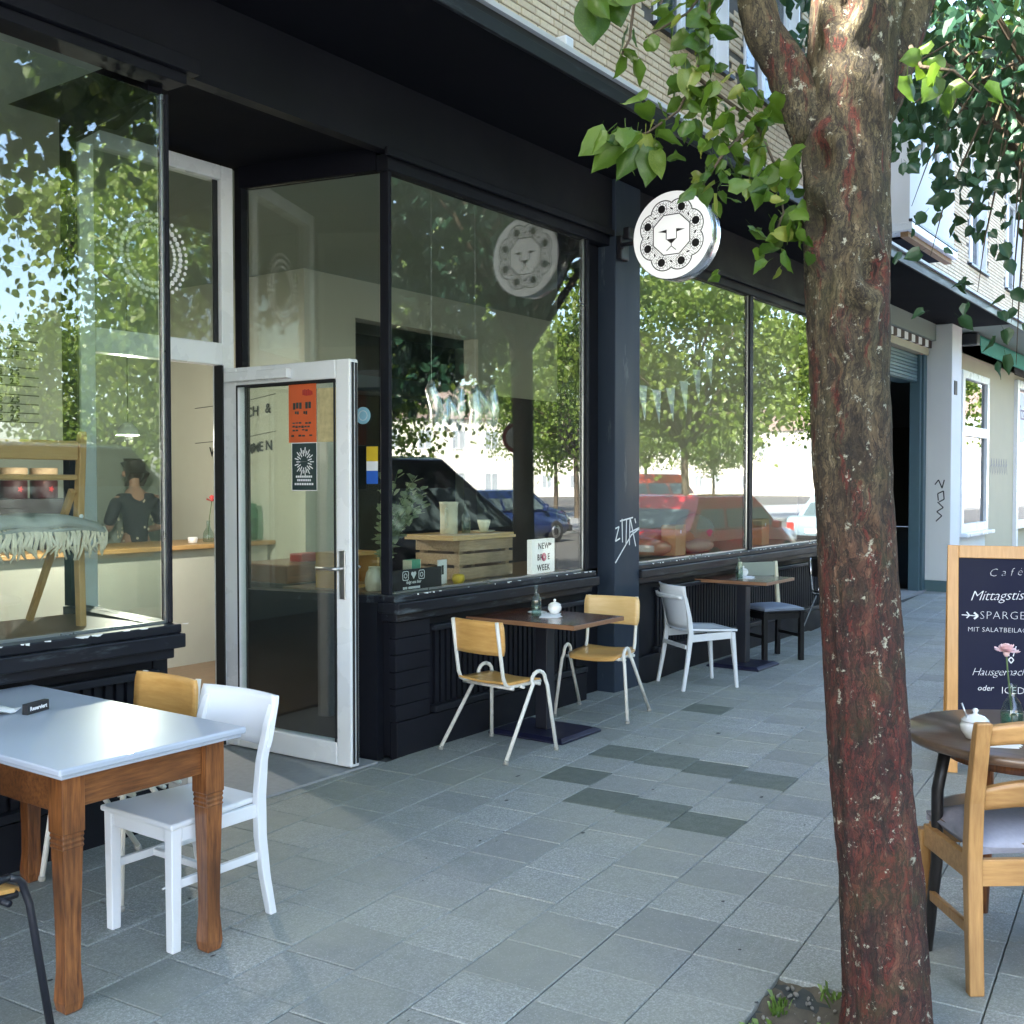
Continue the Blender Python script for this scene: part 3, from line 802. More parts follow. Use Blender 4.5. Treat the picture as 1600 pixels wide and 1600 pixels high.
# ------------------------------------------------------------------ neighbouring shop on the right
NB = thing('neighbour_shop', 'white painted shop with teal roller shutter and beige pilaster beyond the cafe', 'shop')
boxp('fascia', M['soffit_light'], NB, 12.21, .0, 3.62, 16.28, .1, 3.858)
boxp('lintel', M['stucco_beige'], NB, 12.21, .10, 3.42, 16.28, .25, 3.619)
pm = MB().box(0, 0, 0, .17, .012, .11)
for i in range(24):
    boxp('pelmet_check', M['darkred'] if i % 2 else M['paper'], NB, 12.22+i*.169, .06, 3.52, 12.22+i*.169+.168, .099, 3.618)
sh = boxp('shutter_box', M['shutter'], NB, 12.3, .22, 3.02, 16.05, .45, 3.4195)
for i in range(8):
    boxp('slat', M['shutter_light'] if i % 2 else M['shutter'], sh, 12.3, .195, 3.03+i*.047, 16.05, .2195, 3.03+i*.047+.043, .006)
MB().box(16.05, .15, 0, 16.12, .3, 3.419).box(16.13, .12, 0, 16.28, .3, 3.419).build('shutter_rail', M['shutter'], NB, bevel=.01)
boxp('passage_wall', M['darkred'], NB, 12.36, 1.6, .0, 15.45, 1.75, 3.6)
boxp('door_jamb', M['stucco_white'], NB, 15.46, .6, .0, 16.05, .75, 3.2)
MB().lathe([(.0,-.28),(.16,-.2),(.2,0),(.16,.12),(.05,.2)], 14, (15.2, .9, 2.85)).build('red_lamp_shade', M['red'], NB)
boxp('passage_floor', M['kerb'], NB, 12.21, .1, -.02, 16.3, 1.6, .02)
pi = MB().box(16.3, -.22, 0.16, 16.85, .3, 3.858).build('pilaster', M['stucco_white'], NB, bevel=.01)
boxp('pilaster_base', M['shutter_light'], NB, 16.29, -.23, -.02, 16.86, .3, .159)
boxp('number_plate', M['seal'], pi, 16.42, -.232, 2.85, 16.56, -.221, 3.05)
gz = MB()
def S4(py, pz): return (py, pz)
for pts in ([(.0,1.55),(-.05,1.62),(-.10,1.50),(-.13,1.62)], [(-.02,1.02),(-.10,1.10),(-.03,1.16),(-.12,1.22),(-.04,1.30)], [(-.06,1.30),(-.13,1.34),(-.12,1.46),(-.04,1.42),(-.05,1.32)]):
    for p, q in zip(pts, pts[1:]): gz.bar((16.2985, p[0], p[1]), (16.2985, q[0], q[1]), .0015, .016, side=(1, 0, 0))
gz.build('graffiti_tag', M['graffiti_black'], pi)
boxp('wall', M['stucco_beige'], NB, 19.75, .05, 0, 22.0, .2, 3.858)
boxp('wall', M['stucco_white'], NB, 16.86, .05, 0, 17.9, .2, 3.858)
boxp('wall', M['stucco_beige'], NB, 17.9, .05, 3.35, 19.75, .2, 3.858)
boxp('wall', M['stucco_white'], NB, 17.9, .05, 0, 19.75, .2, .72)
wf = MB().box(17.9, .0, .78, 18.05, .12, 3.349).box(19.6, .0, .78, 19.75, .12, 3.349).box(18.05, .0, 3.23, 19.6, .12, 3.349).box(18.05, .0, .78, 19.6, .12, .92).box(18.05, .0, 2.32, 19.6, .12, 2.48)
wo_ = wf.build('window', M['white_pvc'], NB, bevel=.006)
boxp('sill', M['white_pvc'], wo_, 17.85, -.1, .721, 19.8, .12, .779, .006)
boxp('pane', M['glass_dark'], wo_, 18.05, .05, .92, 19.6, .06, 2.32)
boxp('pane', M['glass_dark'], wo_, 18.05, .05, 2.48, 19.6, .06, 3.23)
boxp('meter_box', M['white_pvc'], NB, 17.3, -.02, 2.15, 17.55, .049, 2.55, .01)
gz = MB()
for i in range(7):
    x = 20.1 + i*.2
    for p, q in (((x, 1.75), (x+.07, 2.0)), ((x+.07, 2.0), (x+.16, 1.72)), ((x, 1.86), (x+.15, 1.9))): gz.bar((p[0], .048, p[1]), (q[0], .048, q[1]), .0015, .018, side=(0, 1, 0))
gz.build('graffiti_tag', M['graffiti_grey'], NB)
bf = MB().box(22.0, -.02, 0, 22.15, .12, 3.5).box(22.15, -.02, .7, 30, .12, .85).box(22.15, -.02, 3.35, 30, .12, 3.5).box(26, -.02, .85, 26.12, .12, 3.35)
b2 = bf.build('window', M['white_pvc'], NB, bevel=.006)
boxp('pane', M['glass_dark'], b2, 22.15, .05, .85, 26, .06, 3.35); boxp('pane', M['glass_dark'], b2, 26.12, .05, .85, 30, .06, 3.35)
boxp('sign_panel', M['paper'], b2, 22.2, .02, 2.35, 24.5, .035, 3.3)
text('sign_lettering', 'Pizzeria', .42, M['purple'], b2, (20.95+1.25, .018, 2.78), (R(90), 0, 0))
boxp('wall', M['stucco_beige'], NB, 22.15, .1, 0, 30, .2, .69)
boxp('wall', M['stucco_beige'], NB, 22.0, .1, 3.501, 40, .2, 3.858)
boxp('wall', M['stucco_beige'], NB, 30.0, .1, 0, 40, .2, 3.5)
AW = thing('awning', 'rolled green fabric awning with scalloped fringe over the neighbour shop', 'awning', (0, 0, 0))
MB().box(17.35, -.32, 3.66, 17.55, -.02, 3.84).build('end_bracket', M['black_metal'], AW, bevel=.02)
MB().tube([(17.56, -.24, 3.78), (30, -.24, 3.78)], .07, 12).build('roller', M['awning'], AW)
fl = MB()
x = 17.6
while x < 30:
    fl.loft([[(x, -.315, 3.78), (x+.085, -.315, 3.78), (x+.085, -.310, 3.78), (x, -.310, 3.78)], [(x+.004, -.325, 3.58), (x+.081, -.325, 3.58), (x+.081, -.320, 3.58), (x+.004, -.320, 3.58)], [(x+.025, -.325, 3.555), (x+.06, -.325, 3.555), (x+.06, -.320, 3.555), (x+.025, -.320, 3.555)]]); x += .09
fl.build('fringe', M['awning'], AW)
# ------------------------------------------------------------------ round lion sign
SG = thing('lion_sign', 'round white hanging sign with black line drawing of a lion head and mane', 'sign', (7.0, -.585, 3.345))
SR, ST = .312, .07
MB().lathe([(SR-.006, -ST), (SR, -ST+.004), (SR, ST-.004), (SR-.006, ST)], 48).add([], []).build('rim', M['chrome'], SG, rot=(0, R(90), 0))
for sx in (-1, 1):
    MB().lathe([(SR-.008, -.004), (SR-.004, .0), (SR-.008, .004)], 48).build('face_panel', M['sign_glow'], SG, (sx*(ST+.002), 0, 0), (0, R(90), 0))
def lion(mb, x, s=1):
    w = .0013
    def L(p, q, th=.012): mb.bar((x, -s*p[0]*SR, p[1]*SR), (x, -s*q[0]*SR, q[1]*SR), w, th*SR, side=(1, 0, 0))
    def poly(pts): mb.loft([[(x+w/2, -s*p[0]*SR, p[1]*SR) for p in pts], [(x-w/2, -s*p[0]*SR, p[1]*SR) for p in pts]])
    def ring(c, r, n, th): 
        pp = [(c[0]+r*math.cos(2*PI*i/n), c[1]+r*math.sin(2*PI*i/n)) for i in range(n)]
        for a, b in zip(pp, pp[1:]+pp[:1]): L(a, b, th)
    oc = [(-.2,.46),(.2,.46),(.46,.22),(.46,-.2),(.2,-.44),(-.2,-.44),(-.46,-.2),(-.46,.22)]
    for a, b in zip(oc, oc[1:]+oc[:1]): L(a, b, .022)
    sc = []
    for i in range(128):
        t = 2*PI*i/128; r = .725 + .105*abs(math.cos(4*t - PI/2))**.75; sc.append((r*math.cos(t), r*math.sin(t)))
    for a, b in zip(sc, sc[1:]+sc[:1]): L(a, b, .024)
    for k in range(8):
        t = PI/8 + k*PI/4; c = (.655*math.cos(t), .655*math.sin(t))
        poly([(c[0]+.095*math.cos(j*PI/6), c[1]+.095*math.sin(j*PI/6)) for j in range(12)])
        ring(c, .130, 12, .008); 
        for j in range(10):
            a = j*PI/5; r2 = .165
            L((c[0]+.095*math.cos(a), c[1]+.095*math.sin(a)), (c[0]+r2*math.cos(a), c[1]+r2*math.sin(a)), .008)
        t = k*PI/4; c = (.60*math.cos(t), .60*math.sin(t)); d = (math.cos(t+.9)*.055, math.sin(t+.9)*.055)
        poly([(c[0]+d[0], c[1]+d[1]), (c[0]-d[1]*.55, c[1]+d[0]*.55), (c[0]-d[0], c[1]-d[1]), (c[0]+d[1]*.3, c[1]-d[0]*.3)])
        for rr in (.485, .53, .575, .64, .685, .725):
            for q in (-.33, -.24, -.16, -.08, .0, .08, .16, .24, .33):
                if rr > .56 and abs(q) > .2: continue
                L((rr*math.cos(t+q), rr*math.sin(t+q)), ((rr+.035)*math.cos(t+q+.05), (rr+.035)*math.sin(t+q+.05)), .008)
    for sg in (-1, 1):
        poly([(sg*.34,.10),(sg*.13,.13),(sg*.13,.055)][::sg]); poly([(sg*.13,.13),(sg*.12,.13),(sg*.12,.055),(sg*.13,.055)][::sg])
        L((sg*.13,.07), (sg*.13,-.09), .018); L((0,-.25), (sg*.12,-.35), .016)
    poly([(-.13,-.09),(.13,-.09),(.0,-.20)]); L((0,-.20),(0,-.25), .016)
mb = MB(); lion(mb, -(ST+.0070)); mb.build('lion_emblem', M['print_black'], SG)
mb = MB(); lion(mb, ST+.0070, -1); mb.build('lion_emblem', M['print_black'], SG)
MB().tube([(0, SR-.01, 0), (0, .44, 0), (.10, .50, 0)], .016, 10).build('bracket_arm', M['black_metal'], SG)
MB().box(.065, .485, -.09, .18, .5345, .09).build('bracket_plate', M['black_metal'], SG, bevel=.01)
MB().box(.08, .43, .06, .15, .4845, .15).build('spotlight', M['black_metal'], SG, bevel=.01)

# ------------------------------------------------------------------ furniture
def arc(c, r, a0, a1, n, plane):
    out = []
    for i in range(n+1):
        a = a0 + (a1-a0)*i/n; u, v = r*math.cos(a), r*math.sin(a)
        out.append((c[0]+u, c[1], c[2]+v) if plane == 'xz' else (c[0]+u, c[1]+v, c[2]))
    return out
def school_chair(label, loc, rz, mframe, mseat=None, mback=None, group=None):
    """tubular school chair facing local +X"""
    t = thing('school_chair', label, 'chair', loc, rz, group)
    ms, mbk = mseat or M['oak'], mback or M['oak']
    rr = .0115
    for s in (-1, 1):
        y = s*.215; yf = s*.262
        MB().tube([(-.235, yf, .012), (.045, y+s*.01, .415)] + [(.105+.062*math.cos(a), y, .427+.055*math.sin(a)) for a in [PI*(1-i/7) for i in range(0, 5)]], rr, 10).build('leg', mframe, t)
        MB().tube([(.105+.062*math.cos(a), y, .427+.055*math.sin(a)) for a in [PI*(1-i/7) for i in range(4, 8)]] + [(.175, y+s*.01, .39), (.215, yf, .012)], rr, 10).build('leg', mframe, t)
        MB().tube([(-.215, s*.175, .795), (-.185, s*.178, .60), (-.165, s*.178, .475), (-.145, s*.178, .432), (-.10, s*.178, .412), (.10, s*.178, .412), (.165, s*.178, .412)], rr, 10).build('back_upright', mframe, t)
        MB().tube([(-.238, yf+s*.002, .0), (-.226, yf, .02)], .015, 8).build('foot', M['rubber'], t)
        MB().tube([(.216, yf+s*.002, .0), (.2135, yf, .02)], .015, 8).build('foot', M['rubber'], t)
        MB().tube([(-.02, s*.212, .402), (-.02, s*.178, .404)], .009, 8).build('lug', mframe, t)
    MB().tube([(.12, -.215, .405), (.12, .215, .405)], .010, 8).build('seat_rail', mframe, t)
    MB().tube([(-.10, -.2, .402), (-.10, .2, .402)], .010, 8).build('seat_rail', mframe, t)
    pts = []
    for i in range(9):
        x = -.17 + .37*i/8
        half = .185 + .012*math.sin(PI*min(1, (i+1)/7)) - (.03 if i == 8 else 0) - (.02 if i == 0 else 0)
        zz = .432 + (.014 if i == 0 else 0) - (.022*((i-6)/2)**2 if i > 6 else 0)
        pts.append([(x, half*(-1+2*j/8), zz - .010*math.cos((-1+2*j/8)*PI/2)) for j in range(9)])
    MB().grid(pts, .011).build('seat', ms, t, bevel=0)
    pts = []
    for i in range(8):
        z = .600 + .195*i/7; cut = .012 if i in (0, 7) else (.003 if i in (1, 6) else 0)
        pts.append([(-.192 - .07*(z-.6) - .028*(1 - ((-1+2*j/10))**2) + .018, (.205-cut)*(-1+2*j/10), z) for j in range(11)])
    MB().grid(pts, .011).build('backrest', mbk, t)
    for s in (-1, 1):
        for z in (.64, .75):
            MB().lathe([(.006, 0), (.004, .003)], 8).build('screw', M['alu'], t, (-.188-.07*(z-.6)+.006, s*.176, z), (0, R(90), 0))
    return t
GS = 'school chairs with plywood seats'
school_chair('plywood school chair on cream tubular legs, left of the nearer bistro table', (5.16, -.37, 0), R(-6), M['white_metal'], group=GS)
school_chair('plywood school chair on cream tubular legs, beside the blue grey pillar', (6.37, -.355, 0), R(190), M['white_metal'], mback=M['beech'], group=GS)
school_chair('plywood school chair half hidden behind the white topped table and white chair', (2.60, -.40, 0), R(180), M['white_metal'], group=GS)
school_chair('plywood seat on black tubular legs cut off at the lower left corner', (1.50, -1.04, 0), R(2), M['black_metal'], group=GS)
school_chair('chair on bright chrome tube legs hidden behind the street tree trunk', (11.22, -.30, 0), R(-8), M['chrome'], M['black_wood'], M['black_wood'], group=GS)

# white topped dining table
T = thing('dining_table', 'white topped dining table on varnished brown tapered wooden legs', 'table', (2.1, -.60, 0))
TX0, TX1, TY0, TY1 = -.345, .345, -.70, .62
MB().box(TX0, TY0, .742, TX1, TY1, .765).build('tabletop', M['blue_white'], T, bevel=.006)
MB().box(TX0+.012, TY0+.012, .730, TX1-.012, TY1-.012, .7415).build('top_edge', M['blue_white'], T, bevel=.003)
for sx in (-1, 1):
    for cy in (-.60, .50):
        lx, ly = sx*.262, cy
        def sq(z, h): return [(lx-h, ly-h, z), (lx+h, ly-h, z), (lx+h, ly+h, z), (lx-h, ly+h, z)]
        MB().loft([sq(z, h) for z, h in ((0, .022), (.006, .027), (.035, .0315), (.065, .030), (.12, .0262), (.18, .0258), (.30, .028), (.50, .033), (.505, .036), (.513, .033), (.521, .036), (.529, .033), (.537, .036), (.545, .034), (.55, .0375), (.729, .0375))]).build('leg', M['table_leg'], T, bevel=.0015)
for sx in (-1, 1):
    MB().box(sx*.262-.012, -.562, .60, sx*.262+.012, .462, .729).build('apron', M['table_apron'], T, bevel=.002)
for cy in (-.60, .50):
    MB().box(-.224, cy-.012, .615, .224, cy+.012, .729).build('apron', M['table_apron'], T, bevel=.002)

# white wooden chair tucked under it (faces -X)
C = thing('wooden_chair', 'white painted wooden chair with broad curved back rail beside the dining table', 'chair', (2.465, -.945, 0), R(180))
for s in (-1, 1):
    MB().bar((.185, s*.17, 0), (.185, s*.172, .425), .036, .036, 0, .042, .042).build('leg', M['white_wood'], C, bevel=.004)
    pr = [(-.235, 0, .030), (-.205, .15, .034), (-.185, .30, .040), (-.182, .45, .042), (-.195, .58, .036), (-.225, .70, .030), (-.252, .775, .024)]
    MB().loft([[(x-w/2, s*.185-.016, z), (x+w/2, s*.185-.016, z), (x+w/2, s*.185+.016, z), (x-w/2, s*.185+.016, z)] for x, z, w in pr], sm=False).build('leg', M['white_wood'], C, bevel=.004)
    MB().box(-.165, s*.178-.011, .375, .163, s*.178+.011, .424).build('side_rail', M['white_wood'], C, bevel=.003)
    MB().box(-.175, s*.176-.009, .215, .166, s*.176+.009, .245).build('stretcher', M['white_wood'], C, bevel=.003)
MB().box(.172, -.150, .375, .198, .150, .424).build('front_rail', M['white_wood'], C, bevel=.003)
MB().box(.0, -.167, .218, .022, .167, .242).build('stretcher', M['white_wood'], C, bevel=.003)
MB().loft([[(-.205, -.165, z), (.215, -.205, z), (.215, .205, z), (-.205, .165, z)] for z in (.4245, .447)]).build('seat', M['white_wood'], C, bevel=.008)
pts = []
for i in range(8):
    z = .625 + .185*i/7
    pts.append([(-.178 - .028 - .26*(z-.62)*.9 - .030*(1-(-1+2*j/12)**2), .212*(-1+2*j/12)*(1 - (.02 if i in (0, 7) else 0)), z) for j in range(13)])
MB().grid(pts, .016).build('back_rail', M['white_lacquer'], C)

def bistro_table(label, loc, tx, ty, bx, by, bcx, group):
    t = thing('bistro_table', label, 'table', loc, 0, group)
    MB().box(-tx/2, -ty/2, .722, tx/2, ty/2, .748).build('tabletop', M['mahogany'], t, bevel=.003)
    e = MB(); w = .004
    e.box(-tx/2-w, -ty/2-w, .720, tx/2+w, -ty/2-.0005, .746).box(-tx/2-w, ty/2+.0005, .720, tx/2+w, ty/2+w, .746).box(-tx/2-w, -ty/2, .720, -tx/2-.0005, ty/2, .746).box(tx/2+.0005, -ty/2, .720, tx/2+w, ty/2, .746)
    e.build('edge_band', M['mahogany_edge'], t)
    cx, cy = bcx
    MB().box(cx-.045, cy-.045, .030, cx+.045, cy+.045, .705).build('column', M['black_metal'], t, bevel=.006)
    MB().box(cx-.17, cy-.17, .7055, cx+.17, cy+.17, .7195).build('top_plate', M['black_metal'], t)
    MB().loft([[(cx-a, cy-b, z), (cx+a, cy-b, z), (cx+a, cy+b, z), (cx-a, cy+b, z)] for z, a, b in ((0, bx/2, by/2), (.014, bx/2, by/2), (.030, bx/2-.03, by/2-.03))]).build('base_plate', M['base_metal'], t, bevel=.004)
    return t
GB = 'bistro tables along the shop windows'
bistro_table('nearer red brown bistro table on a square dark blue base, between two school chairs', (5.66, -.36, 0), .58, .80, .46, .56, (.03, .02), GB)
bistro_table('farther brown bistro table with the white curved chair pulled up to it', (8.93, -.25, 0), .62, .72, .46, .48, (-.16, -.09), GB)

# white chair with curved shell back
C = thing('curved_back_chair', 'white chair with wraparound curved back at the farther bistro table', 'chair', (7.745, -.415, 0), R(-37))
for s in (-1, 1):
    MB().bar((.225, s*.205, 0), (.19, s*.19, .43), .022, .022, 0, .038, .034).build('leg', M['white_wood'], C, bevel=.004)
    pr = [(-.245, 0, .024), (-.205, .22, .030), (-.175, .43, .040), (-.185, .56, .034), (-.215, .70, .028), (-.235, .76, .022)]
    MB().loft([[(x-w/2, s*(.225-.04*z)-.013, z), (x+w/2, s*(.225-.04*z)-.013, z), (x+w/2, s*(.225-.04*z)+.013, z), (x-w/2, s*(.225-.04*z)+.013, z)] for x, z, w in pr]).build('leg', M['white_wood'], C, bevel=.004)
    MB().bar((-.17, s*.198, .395), (.19, s*.186, .41), .022, .055).build('side_rail', M['white_wood'], C, bevel=.003)
MB().bar((-.205, -.2, .33), (-.205, .2, .33), .022, .03).build('stretcher', M['white_wood'], C, bevel=.003)
MB().bar((.19, -.17, .405), (.19, .17, .405), .022, .05).build('front_rail', M['white_wood'], C, bevel=.003)
pts = []
for i in range(9):
    x = -.19 + .42*i/8
    pts.append([(x, (.20+.015*math.sin(PI*i/8))*(-1+2*j/8), .445 - .012*math.cos((-1+2*j/8)*PI/2)*math.sin(PI*i/8) + (.022*(abs(-1+2*j/8)**2))*(1-i/8)) for j in range(9)])
MB().grid(pts, .014).build('seat', M['white_lacquer'], C)
pts = []
for i in range(9):
    z = .47 + .33*i/8; hw = .19 + .035*i/8
    pts.append([(-.165 - .20*(z-.45) - .055*(1-(-1+2*j/12)**2), hw*(-1+2*j/12), z) for j in range(13)])
MB().grid(pts, .012).build('back_shell', M['white_lacquer'], C)
pts = [[(-.205 - .20*(z-.45) - .055*(1-(-1+2*j/12)**2), .222*(-1+2*j/12), z) for j in range(13)] for z in (.70, .715, .73)]
MB().grid(pts, .02).build('back_band', M['white_wood'], C)

# black chair with blue grey cushion, seen beside the farther table
C = thing('cushioned_chair', 'black wooden chair with blue grey seat cushion and pale back post', 'chair', (9.285, -.39, 0), R(236))
for s in (-1, 1):
    MB().bar((.175, s*.19, 0), (.175, s*.19, .44), .042, .042).build('leg', M['black_wood'], C, bevel=.004)
    MB().bar((-.19, s*.19, 0), (-.18, s*.19, .44), .040, .040).build('leg', M['black_wood'], C, bevel=.004)
    MB().bar((-.18, s*.19, .4405), (-.235, s*.19, .86), .030, .034).build('back_post', M['cream'], C, bevel=.004)
    MB().bar((-.165, s*.19, .22), (.153, s*.19, .22), .018, .03).build('stretcher', M['black_wood'], C, bevel=.003)
    MB().bar((-.155, s*.19, .405), (.153, s*.19, .405), .024, .06).build('side_rail', M['black_wood'], C, bevel=.003)
MB().bar((.175, -.165, .405), (.175, .165, .405), .024, .06).build('front_rail', M['black_wood'], C, bevel=.003)
MB().box(-.20, -.215, .4405, .21, .215, .452).build('seat_board', M['black_wood'], C, bevel=.003)
pts = [[(-.19+.39*i/10, .205*(-1+2*j/10), .462 + .028*(1-((i-5)/5)**4)*(1-((j-5)/5)**4)) for j in range(11)] for i in range(11)]
MB().grid(pts, .02).build('cushion', M['cushion'], C)
MB().bar((-.222, -.175, .79), (-.222, .175, .79), .02, .13).build('back_rail', M['plaster_dim'], C, bevel=.004)

# round dark table at the right
T = thing('round_table', 'dark brown round table with a shelf, standing before the chalkboard', 'table', (3.985, -3.46, 0))
MB().lathe([(.30, .712), (.385, .714), (.39, .722), (.39, .738), (.384, .745)], 56).build('tabletop', M['walnut'], T)
for k in range(4):
    a = R(125 + 90*k); c, s_ = math.cos(a), math.sin(a)
    MB().tube([(c*.33, s_*.33, 0), (c*.30, s_*.30, .30), (c*.30, s_*.30, .55), (c*.27, s_*.27, .711)], [.018, .02, .02, .02], 10).build('leg', M['table_leg'] if k % 2 else M['black_wood'], T)
MB().lathe([(.26, .44), (.30, .442), (.30, .456), (.28, .46)], 40).build('shelf', M['walnut'], T)
MB().lathe([(.24, .66), (.26, .66), (.26, .7115), (.24, .7115)], 32, caps=(False, False)).build('apron', M['table_leg'], T)

# oak chair with lavender cushion, its back towards us
C = thing('oak_chair', 'light oak ladder back chair with pale blue grey cushion at the right edge', 'chair', (3.84, -3.43, 0), R(38))
for s in (-1, 1):
    MB().bar((.175, s*.205, 0), (.175, s*.205, .40), .044, .044).build('leg', M['oakchair'], C, bevel=.004)
    pr = [(-.215, 0, .034), (-.20, .20, .038), (-.185, .42, .046), (-.195, .60, .042), (-.235, .82, .036), (-.245, .86, .030)]
    MB().loft([[(x-w/2, s*.205-.024, z), (x+w/2, s*.205-.024, z), (x+w/2, s*.205+.024, z), (x-w/2, s*.205+.024, z)] for x, z, w in pr]).build('leg', M['oakchair'], C, bevel=.005)
    MB().bar((-.163, s*.205, .385), (.153, s*.205, .385), .024, .075).build('side_rail', M['oakchair_h'], C, bevel=.003)
    MB().bar((-.180, s*.205, .19), (.153, s*.205, .19), .018, .034).build('stretcher', M['oakchair'], C, bevel=.003)
MB().bar((.175, -.183, .385), (.175, .183, .385), .024, .07).build('front_rail', M['oakchair_h'], C, bevel=.003)
MB().bar((-.185, -.186, .375), (-.185, .186, .375), .024, .085).build('rear_rail', M['oakchair_h'], C, bevel=.003)
def rail(z0, z1, crown, nm, x0):
    pts = []
    for i in range(5):
        f = i/4
        pts.append([(x0 - .15*(z0+(z1-z0)*f-z0) - .018*(1-(-1+2*j/12)**2), .187*(-1+2*j/12), z0 + crown*.6*(1-(-1+2*j/12)**2) + (z1-z0)*f + crown*.4*(1-(-1+2*j/12)**2)*f) for j in range(13)])
    MB().grid(pts, .018).build(nm, M['oakchair_h'], C)
rail(.785, .845, .02, 'top_rail', -.226); rail(.575, .645, .03, 'back_slat', -.194)
pts = [[(-.165+.37*i/12, .185*(-1+2*j/12), .435 + .05*(1-((i-6)/6)**4)*(1-((j-6)/6)**4)) for j in range(13)] for i in range(13)]
MB().grid(pts, .03).build('cushion', M['cushion_lav'], C)

# chalkboard
K = thing('chalkboard', 'pavement chalkboard in an orange pine frame with the lunch menu in chalk', 'sign board', (6.20, -2.66, 0), R(106.3-180))
# local: +X along the board to the right as seen by us, face towards local -Y
BWD, BHT, LEAN = .66, 1.25, R(6)
fr = bpy.data.objects.new('front_panel', None); COL.objects.link(fr); fr.parent = K; fr.rotation_euler = (-LEAN, 0, 0)
KIDS.setdefault(K.name, []).append(fr)
for x in (0, BWD-.058): MB().box(x, -.014, 0, x+.058, .014, BHT).build('frame_stile', M['board_frame'], fr, bevel=.003)
MB().box(.0585, -.014, BHT-.07, BWD-.0585, .014, BHT).build('frame_rail', M['board_frame'], fr, bevel=.003)
MB().box(.0585, -.014, .17, BWD-.0585, .014, .24).build('frame_rail', M['board_frame'], fr, bevel=.003)
MB().box(.0585, -.004, .2405, BWD-.0585, .008, BHT-.0705).build('slate', M['slate'], fr)
def chalk(body, x, z, sz, shear=0, sp=1, rot=0, ext=.0003, bold=0):
    return text('chalk_lettering', body, sz, M['chalk'], fr, (x, -.0047, z), (R(90), rot, 0), shear, space=sp, bold=bold, ext=ext)
chalk('Café', .21, 1.080, .062, .3, 1.6, R(-4), bold=-.0016)
chalk('Mittagstisch', .115, .945, .078, .4, .92, R(-3), bold=-.0012)
chalk('SPARGEL', .165, .846, .062, .05, 1.1, R(-1.5), bold=-.0016)
chalk('MIT SALATBEILAGE', .105, .775, .036, .05, 1.05, R(-1), bold=-.0006)
chalk('Hausgemachter', .125, .535, .060, .4, .9, R(-3), bold=-.0012)
chalk('oder', .155, .455, .042, .3, 1.0, R(-2)); chalk('ICED MATCHA', .275, .445, .054, .05, 1.0, R(-2), bold=-.001)
ck = MB()
def cs(pts, w=.005):
    for p, q in zip(pts, pts[1:]): ck.bar((p[0], -.0049, p[1]), (q[0], -.0049, q[1]), .001, w, side=(0, 1, 0))
cs([(.075,.865),(.150,.862)]); cs([(.10,.882),(.115,.864),(.10,.848)], .006); cs([(.138,.880),(.158,.862),(.138,.845)], .01)
cs([(.30,.70),(.315,.65)]); cs([(.35,.705),(.335,.65)]); cs([(.312,.63),(.325,.645),(.338,.63),(.325,.612),(.312,.63)], .006)
ck.build('chalk_drawing', M['chalk'], fr)
rb = bpy.data.objects.new('rear_panel', None); COL.objects.link(rb); rb.parent = K; rb.location = (0, .50, 0); rb.rotation_euler = (R(17), 0, 0)
KIDS.setdefault(K.name, []).append(rb)
for x in (0, BWD-.05): MB().box(x, -.014, 0, x+.05, .014, 1.27).build('frame_stile', M['board_frame'], rb, bevel=.003)
MB().box(.0505, -.01, .2, BWD-.0505, .01, 1.25).build('slate', M['slate'], rb)

# ------------------------------------------------------------------ things on the tables
def bottle(label, loc, m=None, group=None, h=.20):
    t = thing('glass_bottle', label, 'bottle', loc, 0, group)
    MB().lathe([(.028,0),(.031,.004),(.031,.10),(.028,.118),(.013,.145),(.011,.16),(.0115,.188),(.014,.190),(.014,.199)], 20, caps=(True, False)).build('bottle_body', m or M['clear'], t)
    MB().lathe([(.0285,.006),(.0285,.10)], 16).build('water', M['clear'], t)
    return t
def sugar_pot(label, loc, group=None, s=1.0):
    t = thing('sugar_pot', label, 'pot', loc, 0, group); t.scale = (s, s, s)
    MB().lathe([(.024,0),(.03,.002),(.046,.028),(.048,.045),(.042,.058)], 24).build('bowl', M['porcelain'], t)
    MB().lathe([(.045,.0585),(.043,.064),(.028,.076),(.010,.081),(.006,.086),(.011,.094),(.006,.101),(.001,.102)], 24, caps=(True, True)).build('lid', M['porcelain'], t)
    return t
def saucer(label, loc, group=None):
    t = MB().lathe([(.03,0),(.036,.001),(.062,.011),(.064,.014),(.06,.0135),(.035,.005),(.001,.004)], 28).build('saucer', M['porcelain'], None, loc); tag(t, label, 'saucer', group); return t
def napkin(label, loc, rz, group=None, a=.10, b=.07):
    mb = MB()
    for k in range(3):
        z = .0012 + k*.002; d = k*.006
        mb.M = Matrix.Rotation(k*.12, 4, 'Z'); mb.box(-a+d, -b, z, a-d, b-d, z+.0014)
    mb.M = None
    t = mb.build('napkin', M['paper'], None, loc, (0, 0, rz)); tag(t, label, 'napkin', group); return t
bottle('small clear water bottle on the nearer bistro table', (5.60, -.335, .748), group='bottles on the bistro tables')
napkin('white folded napkin under the sugar pot on the nearer bistro table', (5.69, -.38, .748), .5, 'napkins on the tables', .12, .06)
sugar_pot('white lidded sugar pot on the nearer bistro table', (5.74, -.38, .757), 'sugar pots', .92)
saucer('white saucer beside the bottle on the nearer bistro table', (5.72, -.26, .748), 'saucers')
bottle('clear glass bottle on the farther bistro table', (8.82, -.28, .748), group='bottles on the bistro tables')
napkin('white napkin on the farther bistro table', (8.95, -.29, .748), .3, 'napkins on the tables', .13, .06)
sugar_pot('white sugar pot on the farther bistro table', (8.97, -.25, .757), 'sugar pots', .92)
sugar_pot('white lidded sugar jar with a spoon on the dark round table', (3.80, -3.335, .745), 'sugar pots', 1.0)
